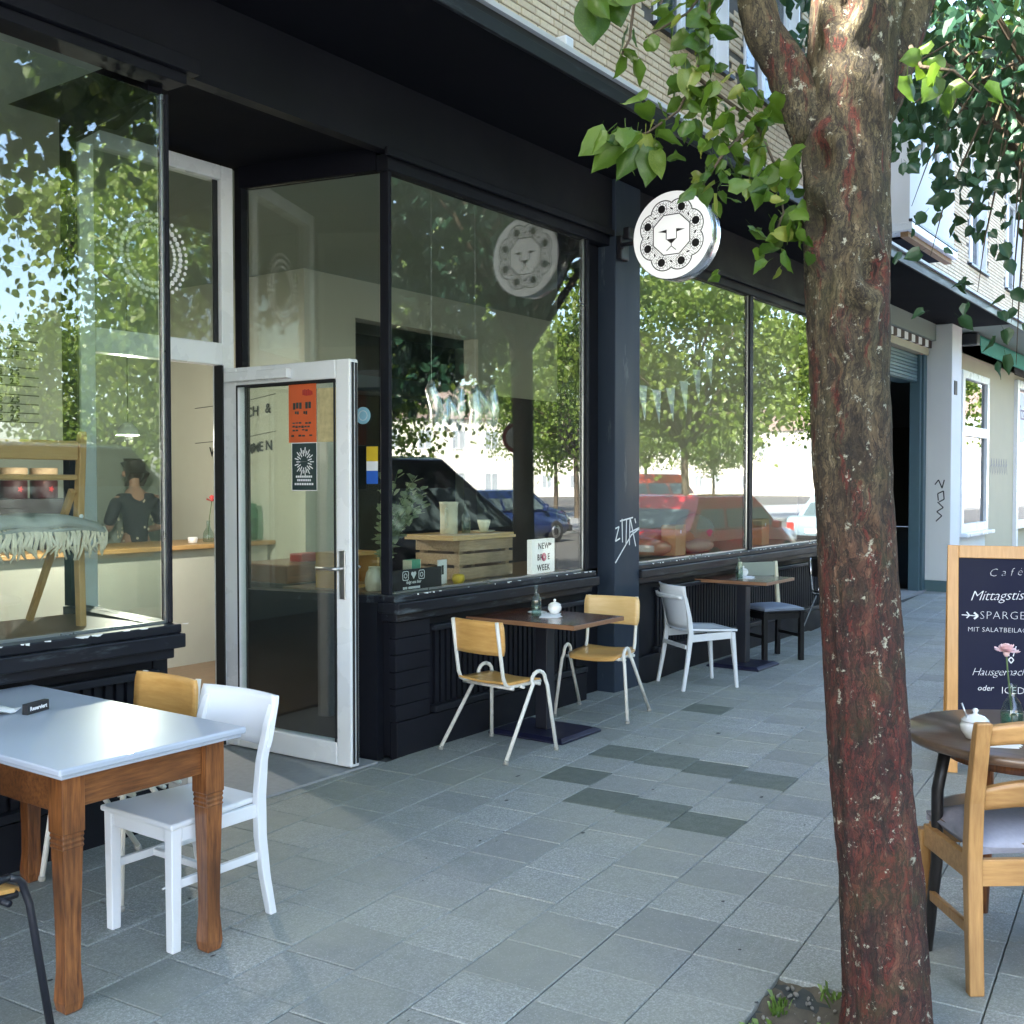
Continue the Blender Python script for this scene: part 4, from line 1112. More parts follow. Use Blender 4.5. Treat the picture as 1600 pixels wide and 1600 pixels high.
MB().tube([(3.78,-3.32,.80),(3.765,-3.30,.865)], .003, 6).build('spoon', M['alu']); tag(bpy.data.objects['spoon'], 'thin steel spoon standing in the sugar jar on the round table', 'spoon')
napkin('white folded napkin on the dark round table before the sugar jar', (3.79, -3.41, .745), .4, 'napkins on the tables', .085, .045)
V = thing('flower_vase', 'clear bottle vase on the round table holding a single carnation', 'vase', (4.05, -3.40, .745))
MB().lathe([(.030,0),(.036,.004),(.038,.05),(.028,.085),(.014,.105),(.0135,.145),(.016,.15)], 20, caps=(True, False)).build('vase_body', M['clear'], V)
MB().lathe([(.033,.006),(.035,.05)], 16).build('water', M['green_glass'], V)
FL = thing('carnation', 'pink carnation on a long stem in the vase before the chalkboard', 'flower', (4.05, -3.40, .745))
MB().tube([(.005,.0,.012),(-.006,.006,.12),(-.022,.012,.20),(-.034,.014,.262)], .0028, 6).build('stem', M['stem'], FL)
pt = MB()
for k in range(70):
    a, el = rng.random()*2*PI, rng.uniform(.05, 1.35); r0 = rng.uniform(.02, .04)
    d = Vector((math.cos(a)*math.cos(el), math.sin(a)*math.cos(el), math.sin(el)*.75)); c = Vector((-.034, .014, .268)); sd = d.cross(Vector((0,0,1))).normalized(); u = d.cross(sd)
    p = c + d*r0; w = rng.uniform(.010, .016)
    pt.add([tuple(c), tuple(p+sd*w+u*.003), tuple(p+d*.007), tuple(p-sd*w+u*.004)], [(0,1,2),(0,2,3)])
pt.lathe([(.005,.25),(.010,.258),(.012,.268)], 10, (-.034,.014,0))
pt.build('petals', M['pink_petal'], FL)
# reserved sign and paper on the dining table
RS = thing('reserved_sign', 'small black reserved block on the white topped table', 'table sign', (2.155, -.50, .765), R(18))
MB().box(-.055, -.012, 0, .055, .012, .038).build('block', M['print_black'], RS, bevel=.002)
text('lettering', 'Reserviert', .020, M['print_white'], RS, (0, -.0125, .013), (R(90), 0, 0), align='CENTER', bold=.0006)
pts = [[(-.12+.24*i/10, -.09+.18*j/8, .012+.010*math.sin(i*1.3)*math.cos(j*1.7)+.012*math.exp(-((i-5)**2+(j-4)**2)/8)) for j in range(9)] for i in range(11)]
pc = MB().grid(pts, .003).build('crumpled_napkin', M['paper'], None, (1.985, -.40, .765), (0, 0, .3)); tag(pc, 'crumpled white paper napkin at the left edge of the white topped table', 'napkin')
ct = MB().tube([(0,0,0),(.035,.008,0)], .004, 8).build('cigarette_end', M['paper'], None, (2.60, -.62, .006)); tag(ct, 'white cigarette end lying on the paving under the white chair', 'cigarette end')
# ------------------------------------------------------------------ window display
LZ = .94
def item(mb, name, mats, label, cat, loc, rz=0, group=None, bevel=0):
    o = mb.build(name, mats, None, loc, (0, 0, rz), bevel=bevel); tag(o, label, cat, group); return o
# wooden crate
CR = thing('wooden_crate', 'weathered slatted wooden crate carrying a board with jug and cup in the window', 'crate', (5.86, .44, LZ))
for sx in (-1, 1):
    for sy in (-1, 1): MB().box(sx*.26-.02, sy*.15-.02, 0, sx*.26+.02, sy*.15+.02, .27).build('corner_post', M['crate'], CR)
for sy in (-1, 1):
    for z in (.012, .105, .195): MB().box(-.30, sy*.18-.009, z, .30, sy*.18+.009, z+.072).build('slat', M['crate'], CR, bevel=.002)
for sx in (-1, 1):
    for z in (.012, .105, .195): MB().box(sx*.29-.008, -.17, z, sx*.29+.008, .17, z+.072).build('slat', M['crate'], CR, bevel=.002)
MB().box(-.28, -.17, .002, .28, .17, .012).build('bottom_board', M['crate'], CR)
item(MB().box(-.36, -.21, 0, .34, .21, .018).box(-.35, -.2, .0185, .33, .2, .034), 'tray_board', M['beech'], 'pale doubled wooden board lying on the crate', 'board', (5.83, .44, LZ+.271), bevel=.002)
jg = MB().lathe([(.055,0),(.06,.004),(.058,.10),(.063,.20),(.068,.215),(.064,.216),(.054,.10),(.05,.01)], 24).tube([(-.058,0,.17),(-.09,0,.165),(-.095,0,.11),(-.085,0,.06),(-.057,0,.05)], .008, 8)
item(jg, 'jug', M['cream'], 'tall cream jug on the crate board', 'jug', (5.66, .42, LZ+.306), .4)
bottle('small clear bottle on the crate board beside the cream jug', (5.82, .40, LZ+.306))
item(MB().lathe([(.025,0),(.03,.003),(.045,.06),(.047,.075),(.042,.074),(.028,.01)], 20).tube([(.044,0,.06),(.068,0,.055),(.066,0,.03),(.04,0,.025)], .005, 6), 'coffee_cup', M['cream'], 'small cream cup on the crate board', 'cup', (5.97, .36, LZ+.318), .5)
item(MB().lathe([(.04,0),(.045,.002),(.08,.012),(.078,.014),(.04,.006)], 24), 'saucer', M['cream'], 'cream saucer under the cup on the crate board', 'saucer', (5.97, .36, LZ+.306))
# light box
LB = thing('letter_board', 'white letter board with black capitals and a pink blot in the window corner', 'sign', (6.44, .20, LZ), R(4))
MB().box(-.165, -.02, 0, .165, .02, .245).build('panel', M['sign_glow'], LB, bevel=.004)
for ln, z in (('NEW', .175), ('BR   E', .095), ('WEEK', .020)):
    text('lettering', ln, .062, M['print_black'], LB, (0, -.0208, z), (R(90), 0, 0), align='CENTER', space=1.15, bold=.0012)
pk = MB()
for k in range(9):
    a = k*.7; pk.M = Matrix.Translation((.005+.022*math.cos(a), -.0212-.0003*k, .115+.018*math.sin(a))); pk.loft([[(.016*math.cos(t), 0, .014*math.sin(t)) for t in [j*PI/4 for j in range(8)]], [(.014*math.cos(t), -.0004, .012*math.sin(t)) for t in [j*PI/4 for j in range(8)]]])
pk.M = None; pk.build('pink_blot', M['print_pink'], LB)
for k in range(2): MB().lathe([(.012-.003*k, 0), (.010, .0004)], 10).build('symbol', M['print_black'], LB, (.085+.02*k, -.0208, .205), (R(90), 0, 0))
# black sign with camera icons and heart
BS = thing('black_window_sign', 'black card sign with two camera icons and a heart in the window corner', 'sign', (4.96, .125, LZ), R(1))
MB().box(-.26, -.006, 0, .26, .006, .13).build('card', M['print_black'], BS)
ic = MB()
def rrect(mb, cx, cz, a, r, y, t):
    pts = []
    for q, (sx, sz) in enumerate(((1,1),(-1,1),(-1,-1),(1,-1))):
        for k in range(4):
            an = q*PI/2 + k*PI/6; pts.append((cx+sx*(a-r)+r*math.cos(an), cz+sz*(a-r)+r*math.sin(an)))
    for p, q in zip(pts, pts[1:]+pts[:1]): mb.bar((p[0], y, p[1]), (q[0], y, q[1]), .0008, t, side=(0,1,0))
for cx in (-.085, .065):
    rrect(ic, cx, .093, .026, .009, -.0066, .005)
    for k in range(12):
        a, b = k*PI/6, (k+1)*PI/6; ic.bar((cx+.013*math.cos(a), -.0066, .093+.013*math.sin(a)), (cx+.013*math.cos(b), -.0066, .093+.013*math.sin(b)), .0008, .0045, side=(0,1,0))
hp = [(0,-.024)] + [(.0115+.0125*math.cos(t), .010+.0115*math.sin(t)) for t in [R(-25+k*34) for k in range(6)]] + [(-.0115-.0125*math.cos(t), .010+.0115*math.sin(t)) for t in [R(145-k*34) for k in range(6)]]
ic.add([(-.01+p[0], -.0068, .093+p[1]) for p in hp], [tuple(range(len(hp)))])
ic.build('icons', M['print_white'], BS)
text('lettering', 'folgt uns hier', .026, M['print_white'], BS, (-.01, -.0066, .044), (R(90), 0, 0), .2, 'CENTER', bold=.0006)
for k in range(2): MB().box(-.11+k*.05, -.0068, .012, -.07+k*.12, -.0063, .026).build('print_line', M['print_white'], BS)
gb = item(MB().box(-.055, -.03, 0, .055, .03, .17), 'tea_box', M['print_green'], 'green carton with cream edge bands standing behind the black sign', 'carton', (5.12, .28, LZ), .2)
MB().box(-.060, -.031, 0, -.0555, .031, .17).box(.0555, -.031, 0, .060, .031, .17).build('edge_band', M['cream'], gb)
wc = item(MB().box(-.05, -.004, 0, .05, .004, .155), 'price_card', M['paper'], 'white upright card with small print left of the crate', 'card', (5.38, .25, LZ), .1)
MB().box(-.012, -.0048, .06, .012, -.0042, .12).build('print_line', M['print_black'], wc)
item(MB().lathe([(.03,0),(.042,.02),(.04,.05),(.03,.06)], 16), 'yellow_pot', M['print_yellow'], 'small yellow pot at the foot of the crate', 'pot', (5.46, .18, LZ))
bx = MB().box(-.16, -.12, 0, -.14, .12, .22).box(.14, -.12, 0, .16, .12, .22).box(-.1395, -.12, 0, .1395, .12, .02).box(-.1395, -.12, .2, .1395, .12, .22).box(-.1395, .1, .0205, .1395, .12, .1995)
item(bx, 'wooden_box', M['oak'], 'open honey coloured wooden box behind the leafy branches', 'box', (4.90, .62, LZ))
# eucalyptus in a jar
EV = thing('plant_vase', 'pale ceramic jar at the entrance window corner holding leafy branches', 'vase', (4.80, .30, LZ))
MB().lathe([(.045,0),(.055,.005),(.06,.06),(.05,.11),(.035,.13),(.038,.145)], 20, caps=(True, False)).build('jar', M['cream'], EV)
EU = thing('eucalyptus_branches', 'tall spray of grey green eucalyptus branches in the corner jar', 'plant', (4.80, .25, LZ))
lm = MB().add([(0,0,0),(.4,.08,.3),(.5,.1,.65),(0,0,1),(-.5,.1,.65),(-.4,.08,.3),(0,0,.5)], [(0,1,6),(1,2,6),(2,3,6),(3,4,6),(4,5,6),(5,0,6)], 0, True).mesh('eucalyptus_leaf', M['leaf_eu'])
for k in range(18):
    a = rng.uniform(-2.2, 1.0) if k > 3 else rng.uniform(-.6, .3); ln = rng.uniform(.42, .72); sp = rng.uniform(.10, .34)
    pts = [(.01*math.cos(a), .01*math.sin(a), .05)]
    for i in range(1, 7):
        f = i/6; pts.append((sp*math.cos(a)*f**1.5*1.2, max(-.17, sp*math.sin(a)*f**1.5*.5), .08 + ln*f*(1-.12*f)))
    st = MB().tube(pts, [.004, .0038, .0034, .003, .0026, .002, .0014], 5).build('stem', M['stem'], EU)
    for i in range(2, 7):
        for s in (-1, 1, 0):
            p = Vector(pts[i]) - Vector((0, 0, rng.uniform(0, .05))); q = rng.uniform(.036, .062)
            if len([1 for c in KIDS.get(EU.name, [])]) and rng.random() < .92:
                link('leaf', lm, st, p, (rng.uniform(.5, 1.5), rng.uniform(-.4, .4), a + s*1.7 + rng.uniform(-.5, .5)), (q, q, q*1.15))
# foil balloons
for (bxx, shape, lab) in ((5.62, [(-.14,.36),(-.06,0),(.02,.28),(.10,0),(.17,.36)], 'silver foil letter balloon shaped like a W, hanging in the shop window'), (6.05, [(-.10,0),(-.10,.36),(.10,.05),(.10,.38)], 'silver foil letter balloon shaped like an N, nearer the window edge')):
    FB = thing('foil_balloon', lab, 'balloon', (bxx, .42, 1.90), 0, 'silver foil letter balloons')
    fb = MB()
    for p, q in zip(shape, shape[1:]):
        n = 7; rr = [.02, .042, .047, .046, .047, .042, .02]
        fb.tube([(p[0]+(q[0]-p[0])*i/(n-1), .012*math.sin(i*1.7), p[1]+(q[1]-p[1])*i/(n-1)) for i in range(n)], rr, 12, noise=.10, rng=rng)
    fb.build('foil_body', M['foil'], FB)
    MB().tube([(shape[0][0], 0, shape[0][1]), (shape[0][0], 0, 1.6-.001)], .0012, 4).build('thread', M['paper'], FB)
# right hand window: sacks, boxes, bunting
def sack(label, loc, sx, sy, sz, rz, m, standing=False, group='coffee sacks in the window'):
    pts = []
    n1, n2 = 14, 9; mb = MB(); rows = []
    for i in range(n2):
        f = i/(n2-1); ph = -PI/2 + PI*f
        rows.append([(sx*(abs(math.cos(ph))**.55)*(abs(math.cos(t))**.7)*(1 if math.cos(t) > 0 else -1)*(1+.05*math.sin(3*t+i)), sy*(abs(math.cos(ph))**.55)*(abs(math.sin(t))**.7)*(1 if math.sin(t) > 0 else -1), sz*(1+math.sin(ph))*(1+.06*math.sin(2*t))) for t in [2*PI*j/n1 + .01 for j in range(n1)]])
    mb.loft(rows, 0, True)
    o = mb.build('coffee_sack', m, None, loc, (0, 0, rz), sub=1); tag(o, label, 'sack', group); return o
sack('plump tan jute sack lying nearest the pillar in the right window', (8.35, .40, LZ), .42, .17, .075, .05, M['sack'])
sack('brown jute sack lying on top of the pile in the right window', (8.95, .52, LZ), .40, .18, .12, -.1, M['sack'])
sack('greenish worn sack lying flat before the brown jute sack', (9.2, .32, LZ), .30, .12, .06, .1, M['sack2'])
s2 = sack('upright striped sack with a pink print left of the window mullion', (9.62, .55, LZ), .26, .16, .17, 0, M['sack2'])
pk = MB(); pk.add([(.06*math.cos(t)*(1+.3*math.sin(3*t)), -.166, .16+.035*math.sin(t)) for t in [j*PI/8 for j in range(16)]], [tuple(range(16))]); pk.build('pink_print', M['print_pink'], s2)
for (x, lab) in ((8.70, 'brown paper bag box standing among the sacks left of the mullion'), (10.62, 'brown paper bag box standing right of the window mullion')):
    o = item(MB().box(-.11, -.07, 0, .11, .07, .27), 'paper_box', M['cardboard'], lab, 'box', (x, .30, LZ), .05, 'brown paper boxes', .004)
    MB().lathe([(.018, 0), (.016, .0006)], 10).build('sticker', M['paper'], o, (0, -.0703, .21), (R(90), 0, 0))
o = item(MB().box(-.27, -.05, 0, .27, .05, .28), 'red_display_box', M['print_orange'], 'orange red display box with a row of white print beside the pillar', 'box', (8.12, .70, LZ))
for k in range(7): MB().box(-.2+k*.06, -.0512, .05, -.165+k*.06, -.0502, .10).build('print_mark', M['print_white'], o)
BT = thing('bunting', 'string of white cloth pennants hung across the right hand shop window', 'bunting', (7.6, .38, 0))
cur = [(x, 0, 2.62 - .30*math.sin(PI*min(1, (x/2.1)*.92)) + .36*(x/2.1)**2) for x in [2.1*i/24 for i in range(25)]]
MB().tube(cur, .003, 5).build('string', M['paper'], BT)
for i in range(1, 24, 3):
    p, q = cur[i], cur[i+1]; mx = (p[0]+q[0])/2; mz = (p[2]+q[2])/2
    MB().add([(mx-.085, -.002, mz+.0), (mx+.085, -.002, mz+.01), (mx+.02, -.02, mz-.30), (mx-.085, .002, mz+.0), (mx+.085, .002, mz+.01), (mx+.02, -.017, mz-.30)], [(0,2,1),(3,4,5),(0,3,5,2),(1,2,5,4),(0,1,4,3)]).build('pennant', M['paper'], BT)
# folding chair with blanket in the left window
FC = thing('folding_chair', 'honey wood folding chair standing in the left shop window under a blanket', 'chair', (2.62, .28, LZ))
for s in (-1, 1):
    MB().loft([[(s*.23-.016, y-w, z), (s*.23+.016, y-w, z), (s*.23+.016, y+w, z), (s*.23-.016, y+w, z)] for y, z, w in ((.02,0,.02),(.035,.45,.022),(.0,.86,.018),(-.004,.885,.012))]).build('leg', M['foldwood_v'], FC, bevel=.004)
    MB().bar((s*.20, .40, 0), (s*.20, .03, .62), .026, .032).build('leg', M['foldwood_v'], FC, bevel=.004)
    MB().lathe([(.012, 0), (.009, .006)], 10).build('bolt', M['alu'], FC, (s*.23, .012, .79), (R(90), 0, 0))
    MB().lathe([(.014, 0), (.010, .007)], 10).build('bolt', M['paper'], FC, (s*.23, .014, .50), (R(90), 0, 0))
MB().box(-.214, .0, .755, .214, .02, .842).build('back_rail', M['foldwood'], FC, bevel=.006)
MB().box(-.214, .008, .665, .214, .026, .69).build('back_rail', M['foldwood'], FC, bevel=.006)
for i in range(6): MB().box(-.205, .055+i*.06, .435, .205, .105+i*.06, .452).build('slat', M['foldwood'], FC, bevel=.003)
BK = thing('wool_blanket', 'folded grey green wool blanket with cream fringe on the folding chair', 'blanket', (2.62, .28, LZ))
bl_ = MB()
for k in range(3):
    pts = [[(-.30+.60*j/16, -.05+.40*i/8 - .01*k, .462+.020*k + .006*math.sin(j*.9+k*2) - (.04*(1-i/1.5)**2 if i < 1.5 else 0) - .03*abs(-1+2*j/16)**4) for j in range(17)] for i in range(9)]
    bl_.grid(pts, .014)
bl_.build('folds', M['blanket'], BK)
fg = MB()
for i in range(64):
    x = -.31 + .62*i/63 + rng.uniform(-.004, .004); l = rng.uniform(.09, .15)
    fg.tube([(x, -.045, .455), (x+rng.uniform(-.01,.01), -.062, .425), (x+rng.uniform(-.02,.02), -.06, .455-l*.7), (x+rng.uniform(-.03,.03), -.055, .455-l)], [.005, .007, .007, .004], 5)
tag(fg.build('fringe', M['fringe'], BK), kind='stuff')

# posters and stickers on the door and the return window
DM = Matrix.Translation((4.285, 1.0, .02)) @ Matrix.Rotation(R(-88), 4, 'Z')
def poster(name, label, x0, z0, x1, z1, m, cat='poster'):
    mb = MB().box(0, -.0012, 0, x1-x0, 0, z1-z0); o = mb.build(name, m, None); o.matrix_world = DM @ Matrix.Translation((x0, -.0075, z0)); tag(o, label, cat); return o
p = poster('poster', 'orange poster with dark lettering taped inside the open glass door', .51, 1.80, .725, 2.13, M['print_orange'])
for k, (z, a, b, h) in enumerate(((.265,.11,.19,.035),(.19,.035,.18,.045),(.16,.05,.15,.018),(.105,.03,.18,.012),(.085,.03,.17,.012),(.065,.03,.18,.012),(.035,.02,.19,.01))):
    for q in range(6):
        if rng.random() < .85: MB().box(a+(b-a)*q/6, -.002, z+rng.uniform(-.003,.003), a+(b-a)*(q+.8)/6, -.0014, z+h*rng.uniform(.7,1)).build('print_mark', M['print_dark'] if k else M['red'], p)
p = poster('poster', 'dark green poster with white emblem below the orange poster on the door', .535, 1.53, .725, 1.795, M['print_dark'])
MB().box(-.004, -.0009, -.004, .194, -.0002, .269).build('border', M['print_white'], p)
wm = MB()
for k in range(26):
    t = k*2*PI/26; r0, r1 = (.03, .06) if k % 2 else (.045, .075)
    wm.bar((.095+r0*math.cos(t), -.0017, .16+r0*1.1*math.sin(t)), (.095+r1*math.cos(t), -.0017, .16+r1*1.1*math.sin(t)), .0006, .006, side=(0,1,0))
for z, a, b in ((.07,.03,.16),(.05,.04,.15),(.028,.02,.17)):
    for q in range(8): wm.box(a+(b-a)*q/8, -.002, z, a+(b-a)*(q+.75)/8, -.0014, z+.012)
wm.lathe([(.02,0),(.018,.0005)], 12, (.095,-.0017,.16))
wm.build('print_emblem', M['print_white'], p)
poster('map_poster', 'tan map sheet at the right edge of the door glass', .735, 1.80, .885, 2.10, M['print_map'])
RM = Matrix.Translation((4.62, .09, 0)) @ Matrix.Rotation(math.atan2(.93, -.20), 4, 'Z')
def onreturn(name, label, mb, m, d, z, cat='sticker'):
    o = mb.build(name, m, None); o.matrix_world = RM @ Matrix.Translation((d, .0058, z)); tag(o, label, cat); return o
o = onreturn('round_sticker', 'round pale blue sticker on the entrance window beside the door edge', MB().add([(.05*math.cos(t), .001, .05*math.sin(t)) for t in [j*PI/16 for j in range(32)]] + [(.05*math.cos(t), 0, .05*math.sin(t)) for t in [j*PI/16 for j in range(32)]], [tuple(range(32)), tuple(range(63, 31, -1))] + [(j, 32+j, 32+(j+1)%32, (j+1)%32) for j in range(32)]), M['print_lightblue'], .105, 1.98)
ik = MB()
for k in range(16): ik.bar((.028*math.cos(k*PI/8), .0014, .028*math.sin(k*PI/8)), (.028*math.cos((k+1)*PI/8), .0014, .028*math.sin((k+1)*PI/8)), .0006, .003, side=(0,1,0))
ik.build('print_ring', M['print_white'], o)
o = onreturn('striped_sticker', 'yellow white and blue sticker on the entrance window below the round one', MB().box(-.038, 0, 0, .038, .001, .075), M['print_blue'], .045, 1.585)
MB().box(-.038, 0, .0755, .038, .001, .130).build('white_band', M['print_white'], o); MB().box(-.038, 0, .1305, .038, .001, .215).build('yellow_band', M['print_yellow'], o)

# things at the counter
item(MB().box(-.45, -.22, 0, .45, .22, .40).box(-.40, -.225, .33, -.1, -.2205, .35), 'coffee_machine', M['seal'], 'black boxy coffee machine on the counter behind the folding chair', 'coffee machine', (4.72, 4.0, 1.061), 0, None, .015)
for k, lab in enumerate(('dark red tin at the left on the coffee machine', 'dark red tin at the right on the coffee machine')):
    o = item(MB().lathe([(.10,0),(.105,.004),(.105,.14),(.10,.145)], 24), 'tea_tin', M['darkred'], lab, 'tin', (4.63+.26*k, 4.0, 1.462), 0, 'dark red tins')
    MB().lathe([(.106,.147),(.106,.24),(.10,.245)], 24).build('lid', M['crate'], o)
    MB().add([(.018*math.cos(t)*(1+.4*math.cos(5*t)), -.107, .075+.018*math.sin(t)*(1+.4*math.cos(5*t))) for t in [j*PI/15 for j in range(30)]], [tuple(range(30))]).build('print_star', M['red'], o)
MBd = thing('menu_board', 'ruled wall menu with price columns on the back wall behind the coffee machine', 'menu', (4.9, 4.985, 0))
for z in (3.0, 2.92, 2.84, 2.76, 2.68, 2.60, 2.52, 2.44, 2.36, 2.28, 2.20, 2.12): MB().box(-.75, -.004, z, .54, .0, z+.008).build('rule_line', M['print_black'], MBd)
for z, r in ((2.935,0),(2.775,1),(2.695,1),(2.535,2),(2.455,2),(2.295,1),(2.215,1),(2.135,1)):
    for c in range(1 + (r > 0) + (r > 1)*2):
        text('price', '%d,%d' % (2+c, (3*c+5) % 10), .075, M['print_black'], MBd, (.27-.16*c, -.004, z), (R(90), 0, 0), bold=.003)
DP = thing('drink_dispenser', 'green glass drink dispenser with lid on the counter end', 'dispenser', (6.62, 3.62, 1.061))
MB().lathe([(.11,0),(.125,.01),(.13,.10),(.13,.27),(.115,.30),(.10,.31)], 24, caps=(True, False)).build('jar', M['green_glass'], DP)
MB().lathe([(.12,.311),(.12,.33),(.04,.345),(.02,.37),(.03,.385),(.01,.39)], 24).build('lid', M['green_glass'], DP)
MB().lathe([(.118,.012),(.122,.20)], 20).build('drink', M['clear'], DP)
MB().tube([(-.13,0,.05),(-.17,0,.05),(-.17,0,.02)], .01, 8).build('tap', M['alu'], DP)
V2 = thing('bud_vase', 'small glass bud vase on the counter seen through the doorway', 'vase', (6.22, 3.62, 1.061))
MB().lathe([(.04,0),(.05,.01),(.045,.08),(.018,.13),(.016,.19)], 18, caps=(True, False)).build('vase_body', M['clear'], V2)
F2 = thing('coral_flower', 'coral red flower in the bud vase on the counter', 'flower', (6.22, 3.62, 1.061))
MB().tube([(0,0,.02),(.01,.0,.2),(.04,.0,.36)], .004, 6).build('stem', M['stem'], F2)
pt = MB()
for k in range(26):
    a, el = rng.random()*6.28, rng.uniform(0, 1.4); d = Vector((math.cos(a)*math.cos(el), math.sin(a)*math.cos(el), math.sin(el))); c = Vector((.04,0,.36)); sd = d.cross(Vector((0,0,1))).normalized()
    pt.add([tuple(c), tuple(c+d*.05+sd*.015), tuple(c+d*.06), tuple(c+d*.05-sd*.015)], [(0,1,2,3)])
pt.build('petals', M['coral_petal'], F2)
item(MB().lathe([(.03,0),(.04,.003),(.045,.05),(.042,.055)], 16), 'white_bowl', M['porcelain'], 'small white bowl on the counter beside the bud vase', 'bowl', (6.02, 3.58, 1.061))
for body, z, lab in (('KITCH &', 2.20, 'upper black letter banner on the side of the inner cafe wall'), ('WILLKOMMEN', 1.86, 'lower black letter banner on the side of the inner cafe wall')):
    bn = thing('letter_banner', lab, 'banner', (6.79, 3.42, z), 0, 'letter banners in the cafe')
    MB().tube([(0,-.05,.20),(0,.5,.135),(0,1.1,.11)], .003, 5).build('string', M['print_black'], bn)
    n = len(body)
    for i, ch in enumerate(reversed(body)):
        if ch != ' ': text('letter', ch, .125, M['print_black'], bn, (-.004, .09+i*.088, .03-.010*min(i, 5)), (R(90), 0, R(-90)), bold=.003)
item(MB().box(-.45, -.25, 0, .45, .25, .12), 'wooden_chest', M['table_apron'], 'red brown wooden chest behind the entrance window ledge', 'chest', (5.22, 1.28, .94), 0, None, .01)
boxp('chest_stand', M['darkwall'], B, 4.75, 1.02, .03, 5.70, 1.53, .939)
item(MB().box(-.10, -.06, 0, .10, .06, .055), 'red_tin_box', M['red'], 'small red box standing on the wooden chest', 'box', (5.12, 1.22, 1.061), 0, None, .008)

# ------------------------------------------------------------------ person at the counter
def skinned(name, nodes, edges, m, parent, sub=2):
    me = bpy.data.meshes.new(name); me.from_pydata([n[0] for n in nodes], edges, []); me.materials.append(m)
    o = link(name, me, parent)
    sk = o.modifiers.new('skin', 'SKIN'); sk.use_smooth_shade = True
    for i, n in enumerate(nodes):
        r = n[1]; me.skin_vertices[0].data[i].radius = r if isinstance(r, tuple) else (r, r)
    me.skin_vertices[0].data[0].use_root = True
    sb = o.modifiers.new('sub', 'SUBSURF'); sb.levels = sb.render_levels = sub
    return o
PX = thing('person', 'person with dark pinned up hair and dark floral top standing behind the counter', 'person', (6.18, 4.62, .03), R(75))
nodes = [((0,0,.95),(.15,.11)), ((0,0,1.10),(.125,.095)), ((0,0,1.28),(.145,.10)), ((.01,0,1.42),(.115,.08)), ((.025,0,1.50),(.05,.05)), ((.04,0,1.56),(.052,.055)), ((.055,0,1.64),(.078,.085)), ((.05,0,1.71),(.055,.06)),
         ((0,.10,.86),(.085,.085)), ((.02,.10,.48),(.055,.055)), ((0,.10,.08),(.04,.04)), ((.12,.10,.035),(.035,.03)),
         ((0,-.10,.86),(.085,.085)), ((.02,-.10,.48),(.055,.055)), ((0,-.10,.08),(.04,.04)), ((.12,-.10,.035),(.035,.03)),
         ((.0,.17,1.40),(.055,.055)), ((.03,.24,1.14),(.040,.040)), ((.25,.20,1.10),(.030,.030)), ((.33,.17,1.11),(.028,.02)),
         ((.0,-.17,1.40),(.055,.055)), ((.03,-.24,1.14),(.040,.040)), ((.25,-.20,1.10),(.030,.030)), ((.33,-.17,1.11),(.028,.02)),
         ((.135,0,1.625),(.014,.014))]
for s, b in ((1, 19), (-1, 23)):
    for k, (dy, l) in enumerate(((-.025,.07),(-.008,.08),(.010,.075),(.026,.06))):
        nodes.append(((.385, s*.165 + dy, 1.105), (.009, .009))); nodes.append(((.37+l, s*.16+dy, 1.095), (.008, .008)))
    nodes.append(((.35, s*.12, 1.11), (.010, .010))); nodes.append(((.39, s*.105, 1.10), (.009, .009)))
ed = [(0,1),(1,2),(2,3),(3,4),(4,5),(5,6),(6,7),(0,8),(8,9),(9,10),(10,11),(0,12),(12,13),(13,14),(14,15),(3,16),(16,17),(17,18),(18,19),(3,20),(20,21),(21,22),(22,23),(6,24)]
for hb, base in ((19, 25), (23, 35)):
    for k in range(4): ed += [(hb, base+2*k), (base+2*k, base+2*k+1)]
    ed += [(hb, base+8), (base+8, base+9)]
skinned('body', nodes, ed, M['skin'], PX)
skinned('shirt', [((0,0,.92),(.165,.125)), ((0,0,1.10),(.14,.11)), ((0,0,1.28),(.16,.115)), ((.008,0,1.41),(.13,.095)), ((.012,0,1.455),(.085,.07)), ((.0,.17,1.40),(.07,.07)), ((.03,.25,1.15),(.056,.056)), ((.0,-.17,1.40),(.07,.07)), ((.03,-.25,1.15),(.056,.056))], [(0,1),(1,2),(2,3),(3,4),(3,5),(5,6),(3,7),(7,8)], M['shirt'], PX)
fl = MB()
for k in range(26):
    a, z = rng.uniform(0, 2*PI), rng.uniform(1.0, 1.42); c = Vector((.128*math.cos(a), .165*math.sin(a), z)); nn = Vector((math.cos(a), math.sin(a), 0)); sd = Vector((-nn.y, nn.x, 0)); w = rng.uniform(.008, .02)
    fl.add([tuple(c+nn*.012+sd*w*math.cos(t)+Vector((0,0,1))*w*math.sin(t)) for t in [j*PI/3 for j in range(6)]], [tuple(range(6))])
fl.build('flower_print', M['fringe'], PX)
skinned('hair', [((.02,0,1.66),(.095,.098)), ((.03,0,1.735),(.082,.082)), ((-.045,0,1.745),(.05,.05)), ((-.02,0,1.61),(.07,.085))], [(0,1),(1,2),(0,3)], M['hair'], PX)
skinned('trousers', [((0,0,.92),(.16,.12)), ((0,.10,.85),(.095,.095)), ((.02,.10,.48),(.068,.068)), ((0,.10,.12),(.055,.055)), ((0,-.10,.85),(.095,.095)), ((.02,-.10,.48),(.068,.068)), ((0,-.10,.12),(.055,.055))], [(0,1),(1,2),(2,3),(0,4),(4,5),(5,6)], M['print_black'], PX)
